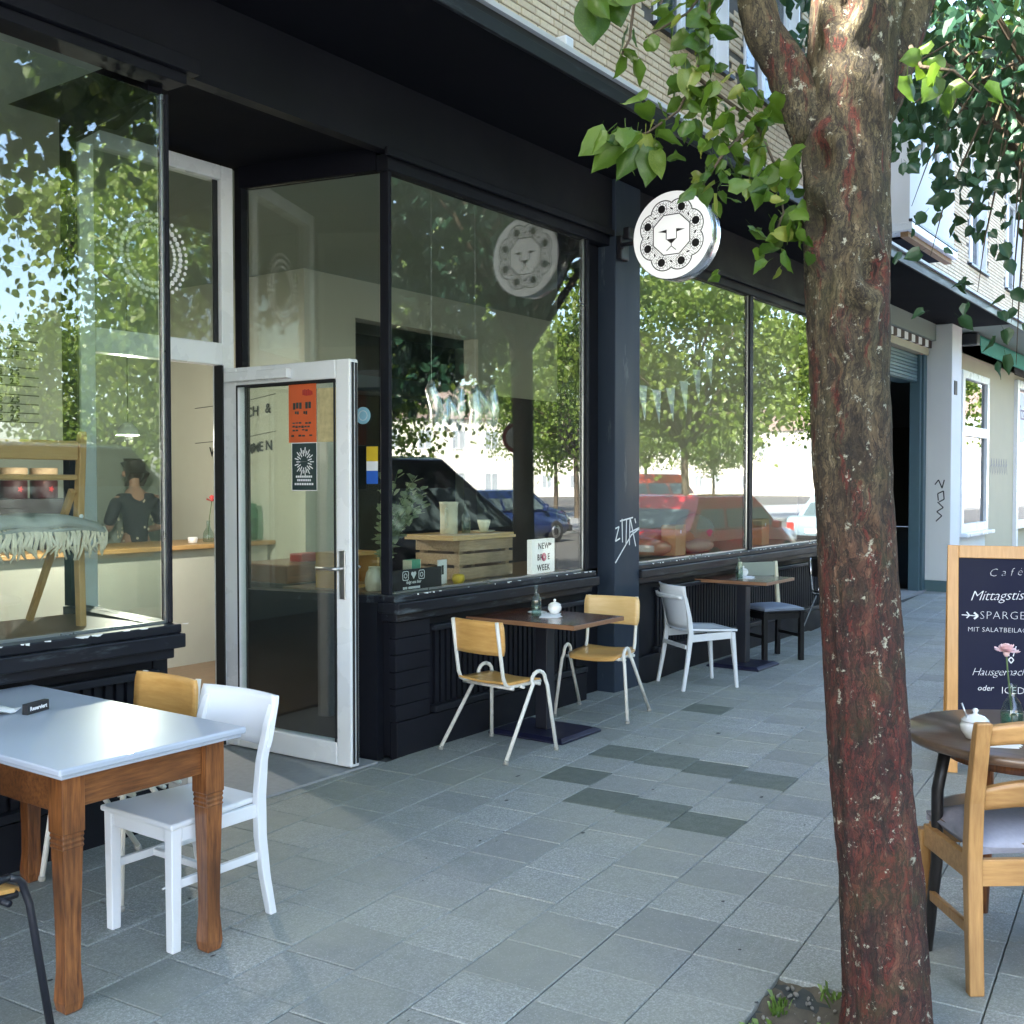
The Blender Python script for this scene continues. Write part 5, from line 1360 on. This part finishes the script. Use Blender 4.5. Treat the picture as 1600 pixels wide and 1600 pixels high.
for s in (-1, 1):
    MB().lathe([(.001,-.03),(.016,-.02),(.02,0),(.016,.02),(.001,.03)], 10).build('ear', M['skin'], PX, (.055, s*.088, 1.64), (0, 0, 0), )
    MB().lathe([(.001,-.012),(.010,-.006),(.012,0),(.010,.006),(.001,.012)], 10).build('eye', M['print_black'], PX, (.122, s*.032, 1.65))
MB().tube([(.132,-.022,1.592),(.138,0,1.59),(.132,.022,1.592)], .006, 6).build('mouth', M['red'], PX)

# ------------------------------------------------------------------ the street behind the viewer, seen in the glass
def car(name, label, cat, loc, rz, paint, L, Wd, H, belt, st, gh, rear_lights=True):
    """st: body stations (x, half width factor, z bottom, z top); gh: greenhouse (base rear x, base front x, roof rear x, roof front x)"""
    t = thing(name, label, cat, loc, rz, 'vehicles parked in the street')
    hw = Wd/2
    loops = []
    for x, f, zb, zt in st:
        w = hw*f; loops.append([(x, -w*.9, zb), (x, -w, zb+.12), (x, -w*1.0, (zb+zt)/2), (x, -w*.955, zt-.05), (x, -w*.86, zt), (x, w*.86, zt), (x, w*.955, zt-.05), (x, w*1.0, (zb+zt)/2), (x, w, zb+.12), (x, w*.9, zb)])
    MB().loft(loops, 0, True).build('body', paint, t)
    b0, b1, r0, r1 = gh; wb, wr = hw*.93, hw*.78; zr = H
    base = [(b0,-wb,belt),(b1,-wb,belt),(b1,wb,belt),(b0,wb,belt)]; mid = [((b0*.35+r0*.65),-wb*.93,belt+(zr-belt)*.6),((b1*.35+r1*.65),-wb*.93,belt+(zr-belt)*.6),((b1*.35+r1*.65),wb*.93,belt+(zr-belt)*.6),((b0*.35+r0*.65),wb*.93,belt+(zr-belt)*.6)]
    top = [(r0,-wr,zr-.03),(r1,-wr,zr-.03),(r1,wr,zr-.03),(r0,wr,zr-.03)]; cap = [(r0+.1,-wr*.85,zr),(r1-.12,-wr*.85,zr),(r1-.12,wr*.85,zr),(r0+.1,wr*.85,zr)]
    c = MB().loft([base, mid, top, cap]).build('cabin', paint, t, bevel=.02)
    def lerp(p, q, f): return Vector(p)+(Vector(q)-Vector(p))*f
    def quad(a, b, c_, d, u0, u1, v0, v1, out):
        pts = []
        for u, v in ((u0,v0),(u1,v0),(u1,v1),(u0,v1)):
            pts.append(lerp(lerp(a, b, u), lerp(d, c_, u), v))
        n = (pts[1]-pts[0]).cross(pts[3]-pts[0]).normalized()
        if n.dot(Vector(out)) < 0: n = -n
        return MB().loft([[tuple(p+n*.004) for p in pts], [tuple(p+n*.012) for p in pts]])
    for s, (i, j) in ((-1, (0, 1)), (1, (3, 2))):
        for u0, u1 in ((.06,.36),(.40,.66),(.70,.95)):
            quad(base[i], base[j], mid[j], mid[i], u0, u1, .10, .99, (0, s, 0)).build('side_window', M['carglass_o'], t)
    quad(base[1], base[2], mid[2], mid[1], .06, .94, .06, .99, (1, 0, .5)).build('windscreen', M['carglass_o'], t)
    quad(base[0], base[3], mid[3], mid[0], .08, .92, .10, .99, (-1, 0, .5)).build('rear_window', M['carglass_o'], t)
    for x in (L*.31, -L*.30):
        for s in (-1, 1):
            w = MB().lathe([(.20,-.09),(.30,-.10),(.315,-.07),(.315,.07),(.30,.10),(.20,.09)], 24).build('wheel', M['tyre'], t, (x, s*(hw-.10), .315), (R(90), 0, 0))
            MB().lathe([(.02,-.085),(.19,-.095),(.195,.0),(.19,.095),(.02,.085)], 16).build('rim', M['alu'], w)
    for s in (-1, 1):
        MB().box(L/2-.07, s*hw*.62-.14, belt-.36, L/2+.005, s*hw*.62+.14, belt-.22).build('headlight', M['clear'], t, bevel=.02)
        MB().box(-L/2-.005, s*hw*.72-.10, belt-.38, -L/2+.06, s*hw*.72+.10, belt-.08).build('tail_light', M['red'], t, bevel=.02)
        MB().box(b1-.35, s*(hw+.02)-.08, belt-.02, b1-.22, s*(hw+.02)+.08, belt+.12).build('mirror', paint, t, bevel=.03)
    MB().box(-L/2-.012, -.26, .55, -L/2+.0, .26, .66).build('number_plate', M['paper'], t)
    MB().box(-L/2-.03, -hw*.9, .33, -L/2+.12, hw*.9, .50).build('bumper', M['tyre'], t, bevel=.03)
    MB().box(L/2-.12, -hw*.9, .30, L/2+.03, hw*.9, .48).build('bumper', M['tyre'], t, bevel=.03)
    return t
M['far_pane'] = plain('far window panes', (.30,.34,.38), .2, bump=0)
M['carglass_o'] = plain('tinted car glazing', (.10,.14,.15), .05, 0, var=.05, bump=0, coat=.5)
VAN_ST = [(-2.4,.94,.28,1.0),(-2.3,1,.24,1.05),(0,1,.22,1.08),(1.3,1,.22,1.06),(1.75,.97,.24,1.0),(2.25,.88,.28,.86),(2.4,.78,.34,.74)]
HAT_ST = [(-1.95,.90,.30,.84),(-1.85,.98,.24,.90),(0,1,.20,.90),(1.0,1,.20,.92),(1.7,.92,.24,.80),(1.95,.80,.30,.66)]
SED_ST = [(-2.2,.86,.30,.86),(-2.0,.97,.25,.94),(0,1,.20,.90),(1.1,1,.20,.90),(1.95,.92,.24,.78),(2.2,.80,.30,.64)]
ZR = -.13
car('parked_van', 'black panel van parked at the kerb, mirrored in the nearer shop window', 'van', (10.9, -5.6, ZR), TH, M['car_black'], 4.8, 1.95, 2.05, 1.04, VAN_ST, (-2.33, 1.75, -2.2, .25))
car('parked_car', 'dark red hatchback at the kerb, mirrored in the right hand shop window', 'car', (18.1, -4.35, ZR), TH, M['car_red'], 4.3, 1.85, 1.5, .90, [(x*1.1, f, a, b+.02) for x, f, a, b in HAT_ST], (-2.04, 1.15, -1.5, .4))
car('parked_car', 'pale blue saloon parked ahead of the dark red hatchback', 'car', (26.0, -4.2, ZR), TH, M['car_pale'], 4.4, 1.75, 1.45, .88, SED_ST, (-1.5, 1.1, -.9, .3))
car('parked_van', 'orange minibus standing across the road, mirrored above the hatchback', 'van', (35.4, -15.1, ZR), TH+R(10), M['car_orange'], 4.6, 1.85, 2.0, 1.15, [(x*.96, f, a, b+.08) for x, f, a, b in VAN_ST], (-2.2, 1.9, -2.1, 1.2))
car('parked_car', 'blue estate car standing across the road behind the black van', 'car', (24.2, -13.5, ZR), TH, M['car_blue'], 4.4, 1.78, 1.5, .92, SED_ST, (-2.0, 1.15, -1.75, .35))
car('parked_car', 'dark blue saloon beyond the blue estate car', 'car', (28.0, -16.0, ZR), TH, M['car_blue'], 4.4, 1.75, 1.48, .90, SED_ST, (-1.5, 1.1, -.9, .3))
car('parked_van', 'dark green delivery van added at the kerb to darken reflections in the left window', 'van', (5.95, -6.05, ZR), TH, M['car_green'], 4.8, 1.95, 2.1, 1.06, VAN_ST, (-2.33, 1.75, -2.2, .75))  # unseen van, added to darken what the left window mirrors
car('parked_car', 'silver hatchback standing alone across the road opposite the entrance', 'car', (3.5, -10.5, ZR), TH, M['car_silver'], 3.9, 1.75, 1.46, .88, HAT_ST, (-1.85, 1.05, -1.35, .35))
TS = thing('traffic_sign', 'round red ringed traffic sign on a grey post at the kerb', 'traffic sign', (12.2, -4.45, 0), R(120))
MB().tube([(0,0,-.05),(0,0,2.55)], .03, 10).build('post', M['alu'], TS)
MB().lathe([(.21,-.004),(.21,.004)], 32).build('disc', M['print_white'], TS, (.04, 0, 2.2), (0, R(90), 0))
for x in (.046, .034): MB().lathe([(.155,0),(.155,.002),(.21,.002),(.21,0)], 32, caps=(False, False)).build('red_ring', M['red'], TS, (x-.001, 0, 2.2), (0, R(90), 0))

def house(label, x, y, w, h, d, m, floors, cols, rz=TH, group='houses across the street'):
    t = thing('house', label, 'house', (x, y, -.1), rz, group)
    MB().box(-w/2, -d, 0, w/2, 0, h).build('wall', m, t)
    MB().add([(-w/2-.2,.3,h),(w/2+.2,.3,h),(w/2+.2,-d-.3,h),(-w/2-.2,-d-.3,h),(-w/2-.2,-d/2,h+3),(w/2+.2,-d/2,h+3)], [(0,1,5,4),(2,3,4,5),(0,4,3),(1,2,5),(0,3,2,1)]).build('roof', M['roof_far'], t)
    wm_ = MB().box(-.6,.001,0,-.52,.06,1.5).box(.52,.001,0,.6,.06,1.5).box(-.52,.001,0,.52,.06,.08).box(-.52,.001,1.42,.52,.06,1.5).box(-.04,.001,.08,.04,.06,1.42).mesh('window', M['white_pvc'])
    pm_ = MB().box(-.52,.001,.08,-.04,.02,1.42).box(.04,.001,.08,.52,.02,1.42).mesh('pane', M['far_pane'])
    fh = h/floors
    for f in range(floors):
        for c in range(cols):
            wx = -w/2 + w*(c+.5)/cols
            o = link('window', wm_, t, (wx, 0, f*fh+.9)); link('pane', pm_, o)
    return t
hs = [('wide white rendered house across the street at far left', -16, -30, 17, 11, 3, 6, 'stucco_house'),
      ('low white house with red roof far across the square', 62, -50, 22, 6.5, 2, 8, 'stucco_house'), ('long white house in the middle of the far row', 96, -62, 34, 8, 2, 10, 'stucco_house'), ('white house closing the far end of the street, kerb side', 118, -22, 20, 8.5, 3, 7, 'stucco_house'), ('wide white house closing the far end of the street', 120, -50, 34, 7.5, 2, 12, 'stucco_house')]
for lab, x, y, w, h, fl_, co, m in hs: house(lab, x, y, w, h, 9, M[m], fl_, co, R(30) if 30 < x < 110 else (R(95) if x > 110 else TH))

# ------------------------------------------------------------------ trees
def leaf_mesh(name, m):
    v = [(0,0,0),(0,.02,-.30),(0,.035,-.62),(0,.09,-1.0),(.20,.05,.07),(.45,.10,-.12),(.46,.11,-.40),(.28,.10,-.74),(-.20,.05,.07),(-.45,.10,-.12),(-.46,.11,-.40),(-.28,.10,-.74)]
    f = [(0,1,5,4),(1,2,6,5),(2,7,6),(2,3,7),(0,8,9,1),(1,9,10,2),(2,10,11),(2,11,3)]
    mb = MB().add(v, f, 0, True)
    mb.add([(-.012,0,0),(.012,0,0),(.010,-.10,.35),(-.010,-.10,.35)], [(0,1,2,3)])
    return mb.mesh(name, m)
def crown_mb(seed, r, n, size, clumps, hollow=.35, crm=.24):
    rr = random.Random(seed); mb = MB(); cs_ = []
    for k in range(clumps):
        while True:
            p = Vector((rr.uniform(-1,1), rr.uniform(-1,1), rr.uniform(-1,1)))
            if hollow < p.length < 1: break
        cs_.append((p, rr.uniform(.6, 1.3)))
    for i in range(n):
        c, w = rr.choice(cs_)
        d = Vector((rr.gauss(0,1), rr.gauss(0,1), rr.gauss(0,.75))) * crm * w * .55
        p = c + d; p = Vector((p.x*r[0], p.y*r[1], p.z*r[2]))
        s = size*rr.uniform(.65, 1.25)
        e = Euler((rr.gauss(0,.6), rr.gauss(0,.6), rr.uniform(0, 2*PI)))
        m3 = e.to_matrix()
        v = [Vector((0,0,0)), Vector((.42*s,.09*s,-.28*s)), Vector((.27*s,.09*s,-.72*s)), Vector((0,.05*s,-1.0*s)), Vector((-.27*s,.09*s,-.72*s)), Vector((-.42*s,.09*s,-.28*s))]
        mb.add([tuple(p + m3 @ q) for q in v], [(0,1,2,3),(0,3,4,5)])
    return mb, cs_
def limb_tree(name, label, loc, trunk_h, r, cz, n, size, clumps, m, seed, group, me=None, rz=0, tr=.14, lean=(0,0)):
    t = thing(name, label, 'tree', loc, rz, group); rr = random.Random(seed)
    if me is None:
        mb, cl = crown_mb(seed, r, n, size, clumps); me = (mb.mesh('street_tree_crown', m), cl)
    pts = [(lean[0]*f*f + .03*math.sin(f*5), lean[1]*f*f + .03*math.cos(f*4), f*trunk_h) for f in [i/8 for i in range(9)]]
    MB().tube([(0,0,-.15)] + pts, [tr*1.25] + [tr*(1-.35*i/8) for i in range(9)], 14, noise=.06, rng=rr).build('trunk', M['bark_plain'], t)
    top = Vector(pts[-1]); lb = MB()
    for c, w in rr.sample(me[1], min(26, len(me[1]))):
        e = Vector((c.x*r[0], c.y*r[1], c.z*r[2] + cz)); q = (top+e)/2 + Vector((0,0,.25))
        lb.tube([tuple(top-Vector((0,0,.5))), tuple(q), tuple(e)], [tr*.42, tr*.24, .012], 6)
    tag(lb.build('limbs', M['bark_plain'], t), kind='stuff')
    tag(link('crown', me[0], t, (0, 0, cz)), kind='stuff')
    return me
GT = 'street trees'
sh = limb_tree('street_tree', 'leafy street tree across the road, mirrored in the right hand window', (29.5, -10.5, ZR), 3.2, (4.2,4.2,3.2), 5.9, 17000, .17, 110, M['leaf_street'], 3, GT)
limb_tree('street_tree', 'leafy street tree across the road opposite the entrance', (14.5, -13.0, ZR), 3.2, (4.2,4.2,3.2), 6.0, 0, 0, 0, None, 4, GT, sh, 1.1)
limb_tree('street_tree', 'leafy street tree across the road opposite the left window', (5.0, -14.0, ZR), 3.2, (4.2,4.2,3.2), 5.8, 0, 0, 0, None, 5, GT, sh, 2.3)
limb_tree('street_tree', 'leafy street tree across the road between the entrance and the blue cars', (21.5, -16.0, ZR), 3.2, (4.2,4.2,3.2), 6.0, 0, 0, 0, None, 6, GT, sh, 3.6)
limb_tree('street_tree', 'leafy street tree far along the other side of the road', (44, -9.0, ZR), 3.2, (4.2,4.2,3.2), 6.0, 0, 0, 0, None, 7, GT, sh, 4.4)
for i, (tx, ty, lab) in enumerate(((40, -21, 'leafy tree on the far side of the square behind the orange minibus'), (52, -30, 'leafy tree before the low white house across the square'), (70, -34, 'leafy tree before the long white house of the far row'), (34, -30, 'leafy tree before the beige house across the street'), (20, -25, 'leafy tree in the second row across the road opposite the entrance'), (9, -24, 'leafy tree in the second row across the road opposite the left window'), (90, -38, 'leafy tree far off before the white houses at the end of the square'))):
    limb_tree('street_tree', lab, (tx, ty, ZR), 3.2, (4.2,4.2,3.2), (4.3 if i in (4, 5) else 5.7 + .3*(i % 3)), 0, 0, 0, None, 40+i, GT, sh, i*1.3)
k2 = limb_tree('street_tree', 'kerbside tree behind the viewer shading the pavement', (-4.6, -3.75, 0), 3.3, (4.3,3.6,2.9), 6.4, 15000, .16, 110, M['leaf_street'], 11, GT, None, 0, .13)

from mathutils import noise as mnoise
# second kerbside tree: dark leaves hanging in at the upper right
T2 = thing('dark_leaved_tree', 'dark teal leaved street tree reaching in at the upper right', 'tree', (10.4, -3.05, 0))
tr2 = random.Random(21)
MB().tube([(0,0,-.1),(.02,.0,.6),(-.05,.05,1.4),(-.14,.10,2.2),(-.20,.12,3.0),(-.22,.1,4.2)], [.17,.14,.125,.12,.125,.08], 14, noise=.05, rng=tr2).build('trunk', M['bark_plain'], T2)
cmb, cl2 = crown_mb(22, (2.9, 2.6, 2.3), 12500, .135, 160, .2, .22)
cmb.v = [(x, y, z+.85) for x, y, z in cmb.v]
low, _ = crown_mb(23, (2.1, 1.5, 1.5), 4500, .135, 70, .1, .25)
cmb.add([(x-.1, y-1.75, z-1.5) for x, y, z in low.v], low.f)
lb = MB()
for c, w in cl2[::4]:
    e = Vector((c.x*2.9, c.y*2.6, c.z*2.3 + 6.45)); lb.tube([(-.2,.12,3.0), tuple((Vector((-.2,.12,3.4))+e)/2+Vector((0,0,.2))), tuple(e)], [.055,.03,.008], 6)
tag(lb.build('limbs', M['bark_plain'], T2), kind='stuff')
crown2 = link('crown', cmb.mesh('dark_crown', M['leaf_dark']), T2, (0, 0, 5.6)); tag(crown2, kind='stuff')
def curled(name, m, w, curl, fold, seed):
    rr = random.Random(seed); v, f = [], []
    prof = [(.06,.0),(.62,.06),(.95,.20),(1,.36),(.86,.54),(.58,.72),(.26,.88),(.0,1.04)]
    for i, (ww, l) in enumerate(prof):
        y = curl*l*l*.5 + .02*math.sin(i*2.1+seed)
        for s in (-1, -.5, 0, .5, 1):
            v.append((s*ww*w*(1+rr.uniform(-.08, .08)), y + fold*abs(s)*ww + rr.uniform(-.018, .018)*abs(s)*2, -l + (.10*abs(s) if i == 1 else 0) + rr.uniform(-.012, .012)))
    for i in range(len(prof)-1):
        for q in range(4): a = i*5+q; f.append((a, a+1, a+6, a+5))
    mb = MB().add(v, f, 0, True)
    mb.add([(-.010,0,0),(.010,0,0),(.010,-.12,.35),(-.010,-.12,.35)], [(0,1,2,3)])
    return mb.mesh(name, m)
lm2 = [curled('dark_leaf', M['leaf_dark'], .42, .4, .16, 11), curled('dark_leaf_b', M['leaf_dark'], .46, -.3, .22, 12), curled('dark_leaf_c', M['leaf_dark'], .36, .6, .2, 13)]
sprays = [(8.59,-1.75,4.46),(8.82,-2.07,4.60),(9.01,-2.35,4.31),(8.66,-1.88,4.06),(8.89,-2.20,3.99),(9.06,-2.44,3.87),(8.91,-2.24,3.47),(8.73,-1.98,3.72),(9.03,-2.43,3.25),(9.04,-2.46,2.93),(8.56,-1.71,4.75),(9.00,-2.30,4.85)]
tw = MB()
for si, c0 in enumerate(sprays):
    c0 = Vector(c0); st = Vector((10.0, -2.4, 5.2)); mid = st.lerp(c0, .55) + Vector((0, 0, .22)); end = c0 + (c0-st).normalized()*.25 - Vector((0, 0, .22))
    o_ = Vector((10.4, -3.05, 0))
    tw.tube([tuple(q-o_) for q in (st, mid, c0, end)], [.022, .012, .006, .002], 5)
    n = (40, 38, 40, 30, 34, 28, 18, 10, 22, 14, 12, 12)[si]
    for i in range(n):
        f = tr2.random(); q = mid.lerp(c0, f*1.0) if f < .35 else c0.lerp(end, tr2.random())
        q = q + Vector((tr2.gauss(0, .22), tr2.gauss(0, .22), tr2.gauss(0, .13)))
        s = tr2.uniform(.085, .15)
        link('leaf', lm2[tr2.randrange(3)], T2, q-o_, (tr2.gauss(0,.6), tr2.gauss(0,.5), tr2.uniform(0, 6.28)), (s, s, s))
tag(tw.build('twigs', M['bark_plain'], T2), kind='stuff')

# the foreground tree
T1 = thing('street_tree', 'foreground street tree with flaking red brown bark beside the pavement', 'tree', (3.12, -3.25, 0))
t1 = random.Random(5)
ctr = [(-.02,.0,-.06,.150),(.0,.0,-.03,.135),(.01,.0,.10,.121),(.01,.02,.45,.117),(.0,.05,.77,.115),(-.005,.075,1.15,.112),(-.01,.10,1.51,.108),(-.012,.115,1.9,.109),(-.008,.128,2.25,.117),(.0,.132,2.5,.120),(.01,.130,2.71,.124),(.03,.115,2.99,.132),(.05,.10,3.36,.12),(.05,.10,4.2,.115),(.0,.05,5.4,.08)]
def interp(z):
    for a, b in zip(ctr, ctr[1:]):
        if a[2] <= z <= b[2]:
            f = (z-a[2])/(b[2]-a[2]); f2 = f; return tuple(a[i]+(b[i]-a[i])*f2 for i in (0,1,3))
    return (ctr[-1][0], ctr[-1][1], ctr[-1][3])
from mathutils import noise as mnoise
rings = []
NZ, NA = 230, 84
for i in range(NZ):
    z = -.06 + 5.4*(i/(NZ-1))**1.25; x, y, r = interp(z); row = []
    for j in range(NA):
        a = 2*PI*j/NA; p = Vector((math.cos(a), math.sin(a), z*1.0))
        d = .045*mnoise.noise(p*1.3+Vector((3,1,0))) + .05*mnoise.noise(Vector((p.x*4, p.y*4, z*5))) + .035*mnoise.noise(Vector((p.x*9, p.y*9, z*16))) + .022*mnoise.noise(Vector((p.x*21, p.y*21, z*34)))
        kz = [(2.50, 2.95, .30), (2.18, 3.95, .26), (2.32, 2.85, .20), (2.05, 3.6, .16), (2.92, 3.25, .24), (1.45, 3.7, .10)]
        for (zc, ac, am) in kz:
            da = ((a-ac+PI) % (2*PI)) - PI; q = math.hypot((z-zc)/.085, da/.42); d += am*(math.exp(-(q-.9)**2*5) - .5*math.exp(-q*q*3))
        row.append((x + r*(1+d)*math.cos(a), y + r*(1+d)*math.sin(a), z))
    rings.append(row)
MB().loft(rings, 0, True).build('trunk', M['bark'], T1)
def limb(pts, rs, nm='limb'):
    k = len(pts); P = [Vector(p)-Vector((3.12,-3.25,0)) for p in pts]; out, ro = [], []
    for i in range(k-1):
        for s in range(6):
            f = s/6; out.append(tuple(P[i].lerp(P[i+1], f))); ro.append(rs[i]+(rs[i+1]-rs[i])*f)
    out.append(tuple(P[-1])); ro.append(rs[-1])
    return MB().tube(out, ro, 20, noise=.035, rng=t1).build(nm, M['bark'], T1)
limb([(3.13,-3.12,2.56),(3.10,-3.085,2.60),(3.062,-3.033,2.609),(3.023,-2.970,2.794),(2.987,-2.915,2.895),(2.977,-2.897,2.978),(2.978,-2.889,3.172),(2.976,-2.872,3.467),(2.7,-2.5,4.2),(2.2,-2.1,5.4)], [.05,.066,.066,.060,.055,.053,.053,.05,.045,.03])
limb([(3.16,-3.14,2.62),(3.21,-3.18,2.76),(3.26,-3.24,2.98),(3.33,-3.32,3.25),(3.9,-3.8,4.4),(4.6,-4.2,5.6)], [.08,.085,.075,.065,.05,.03])
lfs = [curled('lime_leaf', M['leaf'], .40, .22, .08, 1), curled('lime_leaf_b', M['leaf'], .42, -.15, .14, 2), curled('lime_leaf_c', M['leaf'], .33, .45, .24, 3), curled('lime_leaf_pale', M['leaf_pale'], .33, .3, .12, 4)]
twigs = [[(2.66,-2.50,3.30),(2.70,-2.54,3.05),(2.69,-2.53,2.94)], [(2.78,-2.65,3.3),(2.77,-2.63,3.09),(2.75,-2.61,2.87),(2.72,-2.59,2.80)],
         [(2.92,-2.82,3.4),(2.90,-2.81,3.09),(2.88,-2.79,2.92),(2.85,-2.77,2.76),(2.82,-2.73,2.66),(2.77,-2.66,2.60),(2.72,-2.59,2.57)],
         [(2.85,-2.77,2.76),(2.90,-2.83,2.70),(2.95,-2.91,2.63),(2.98,-2.96,2.50),(2.99,-2.98,2.37),(2.96,-2.95,2.26)],
         [(2.95,-2.91,2.63),(2.89,-2.84,2.54),(2.86,-2.79,2.45)], [(3.10,-3.30,2.80),(3.02,-3.35,2.71),(3.07,-3.42,2.70),(3.11,-3.48,2.64)], [(2.93,-2.84,3.3),(2.91,-2.83,3.09),(2.84,-2.75,2.94),(2.77,-2.65,2.87)]]
tb = MB()
for p in twigs: tb.tube([tuple(Vector(q)-Vector((3.12,-3.25,0))) for q in p], [.007-.0045*i/(len(p)-1) for i in range(len(p))], 6)
tag(tb.build('twigs', M['bark_plain'], T1), kind='stuff')
def put_leaf(p, s, rot, pale=.16):
    link('leaf', lfs[3] if t1.random() < pale else lfs[t1.randrange(3)], T1, Vector(p)-Vector((3.12,-3.25,0)), rot, (s, s, s))
BASE = R(35.7-90)   # turned roughly towards the pavement
for ti, (cnt, sg, s0, s1) in enumerate(((4, .025, .08, .11), (7, .03, .06, .09), (56, .042, .04, .085), (110, .060, .034, .075), (44, .05, .034, .07), (11, .03, .055, .085), (20, .04, .045, .08))):
    p = twigs[ti]
    for k in range(cnt):
        f = (k+.5)/cnt; f = .25+.75*f if ti in (0,1,2,6) else f
        i = min(int(f*(len(p)-1)), len(p)-2); c = Vector(p[i]).lerp(Vector(p[i+1]), f*(len(p)-1)-i)
        c += Vector((t1.gauss(0, sg), t1.gauss(0, sg), t1.gauss(0, sg*.8)))
        put_leaf(c, t1.uniform(s0, s1), (t1.gauss(-.1, .75), t1.gauss(0, .7), BASE + t1.gauss(0, 1.3)), .16 if ti != 5 else 0)
for p, s, rx, ry, dz in (((2.72,-2.60,2.58),.12,.3,.7,.2), ((2.75,-2.63,2.57),.11,-.2,.5,-.3), ((2.78,-2.67,2.56),.11,.1,.1,.3), ((2.70,-2.565,2.60),.10,.2,.9,.1), ((2.685,-2.53,2.98),.135,0,.05,.1), ((2.72,-2.57,3.02),.12,.1,-.2,-.2), ((2.93,-2.94,2.46),.09,.1,.1,.5)):
    put_leaf(p, s, (rx, ry, BASE + dz), 0)
# main crown, high above the frame
cm, clx = crown_mb(31, (3.7, 3.0, 2.5), 17000, .15, 125, .25, .22)
tag(link('crown', cm.mesh('lime_crown', M['leaf_street']), T1, (.3, -1.0, 6.75)), kind='stuff')
lb = MB()
for c, w in clx[::4]:
    e = Vector((c.x*3.7+.3, c.y*3.0-1.0, c.z*2.5+6.75)); lb.tube([(.02,.08,4.8), tuple((Vector((.02,.08,5.2))+e)/2+Vector((0,0,.3))), tuple(e)], [.06,.035,.01], 6)
tag(lb.build('limbs', M['bark_plain'], T1), kind='stuff')
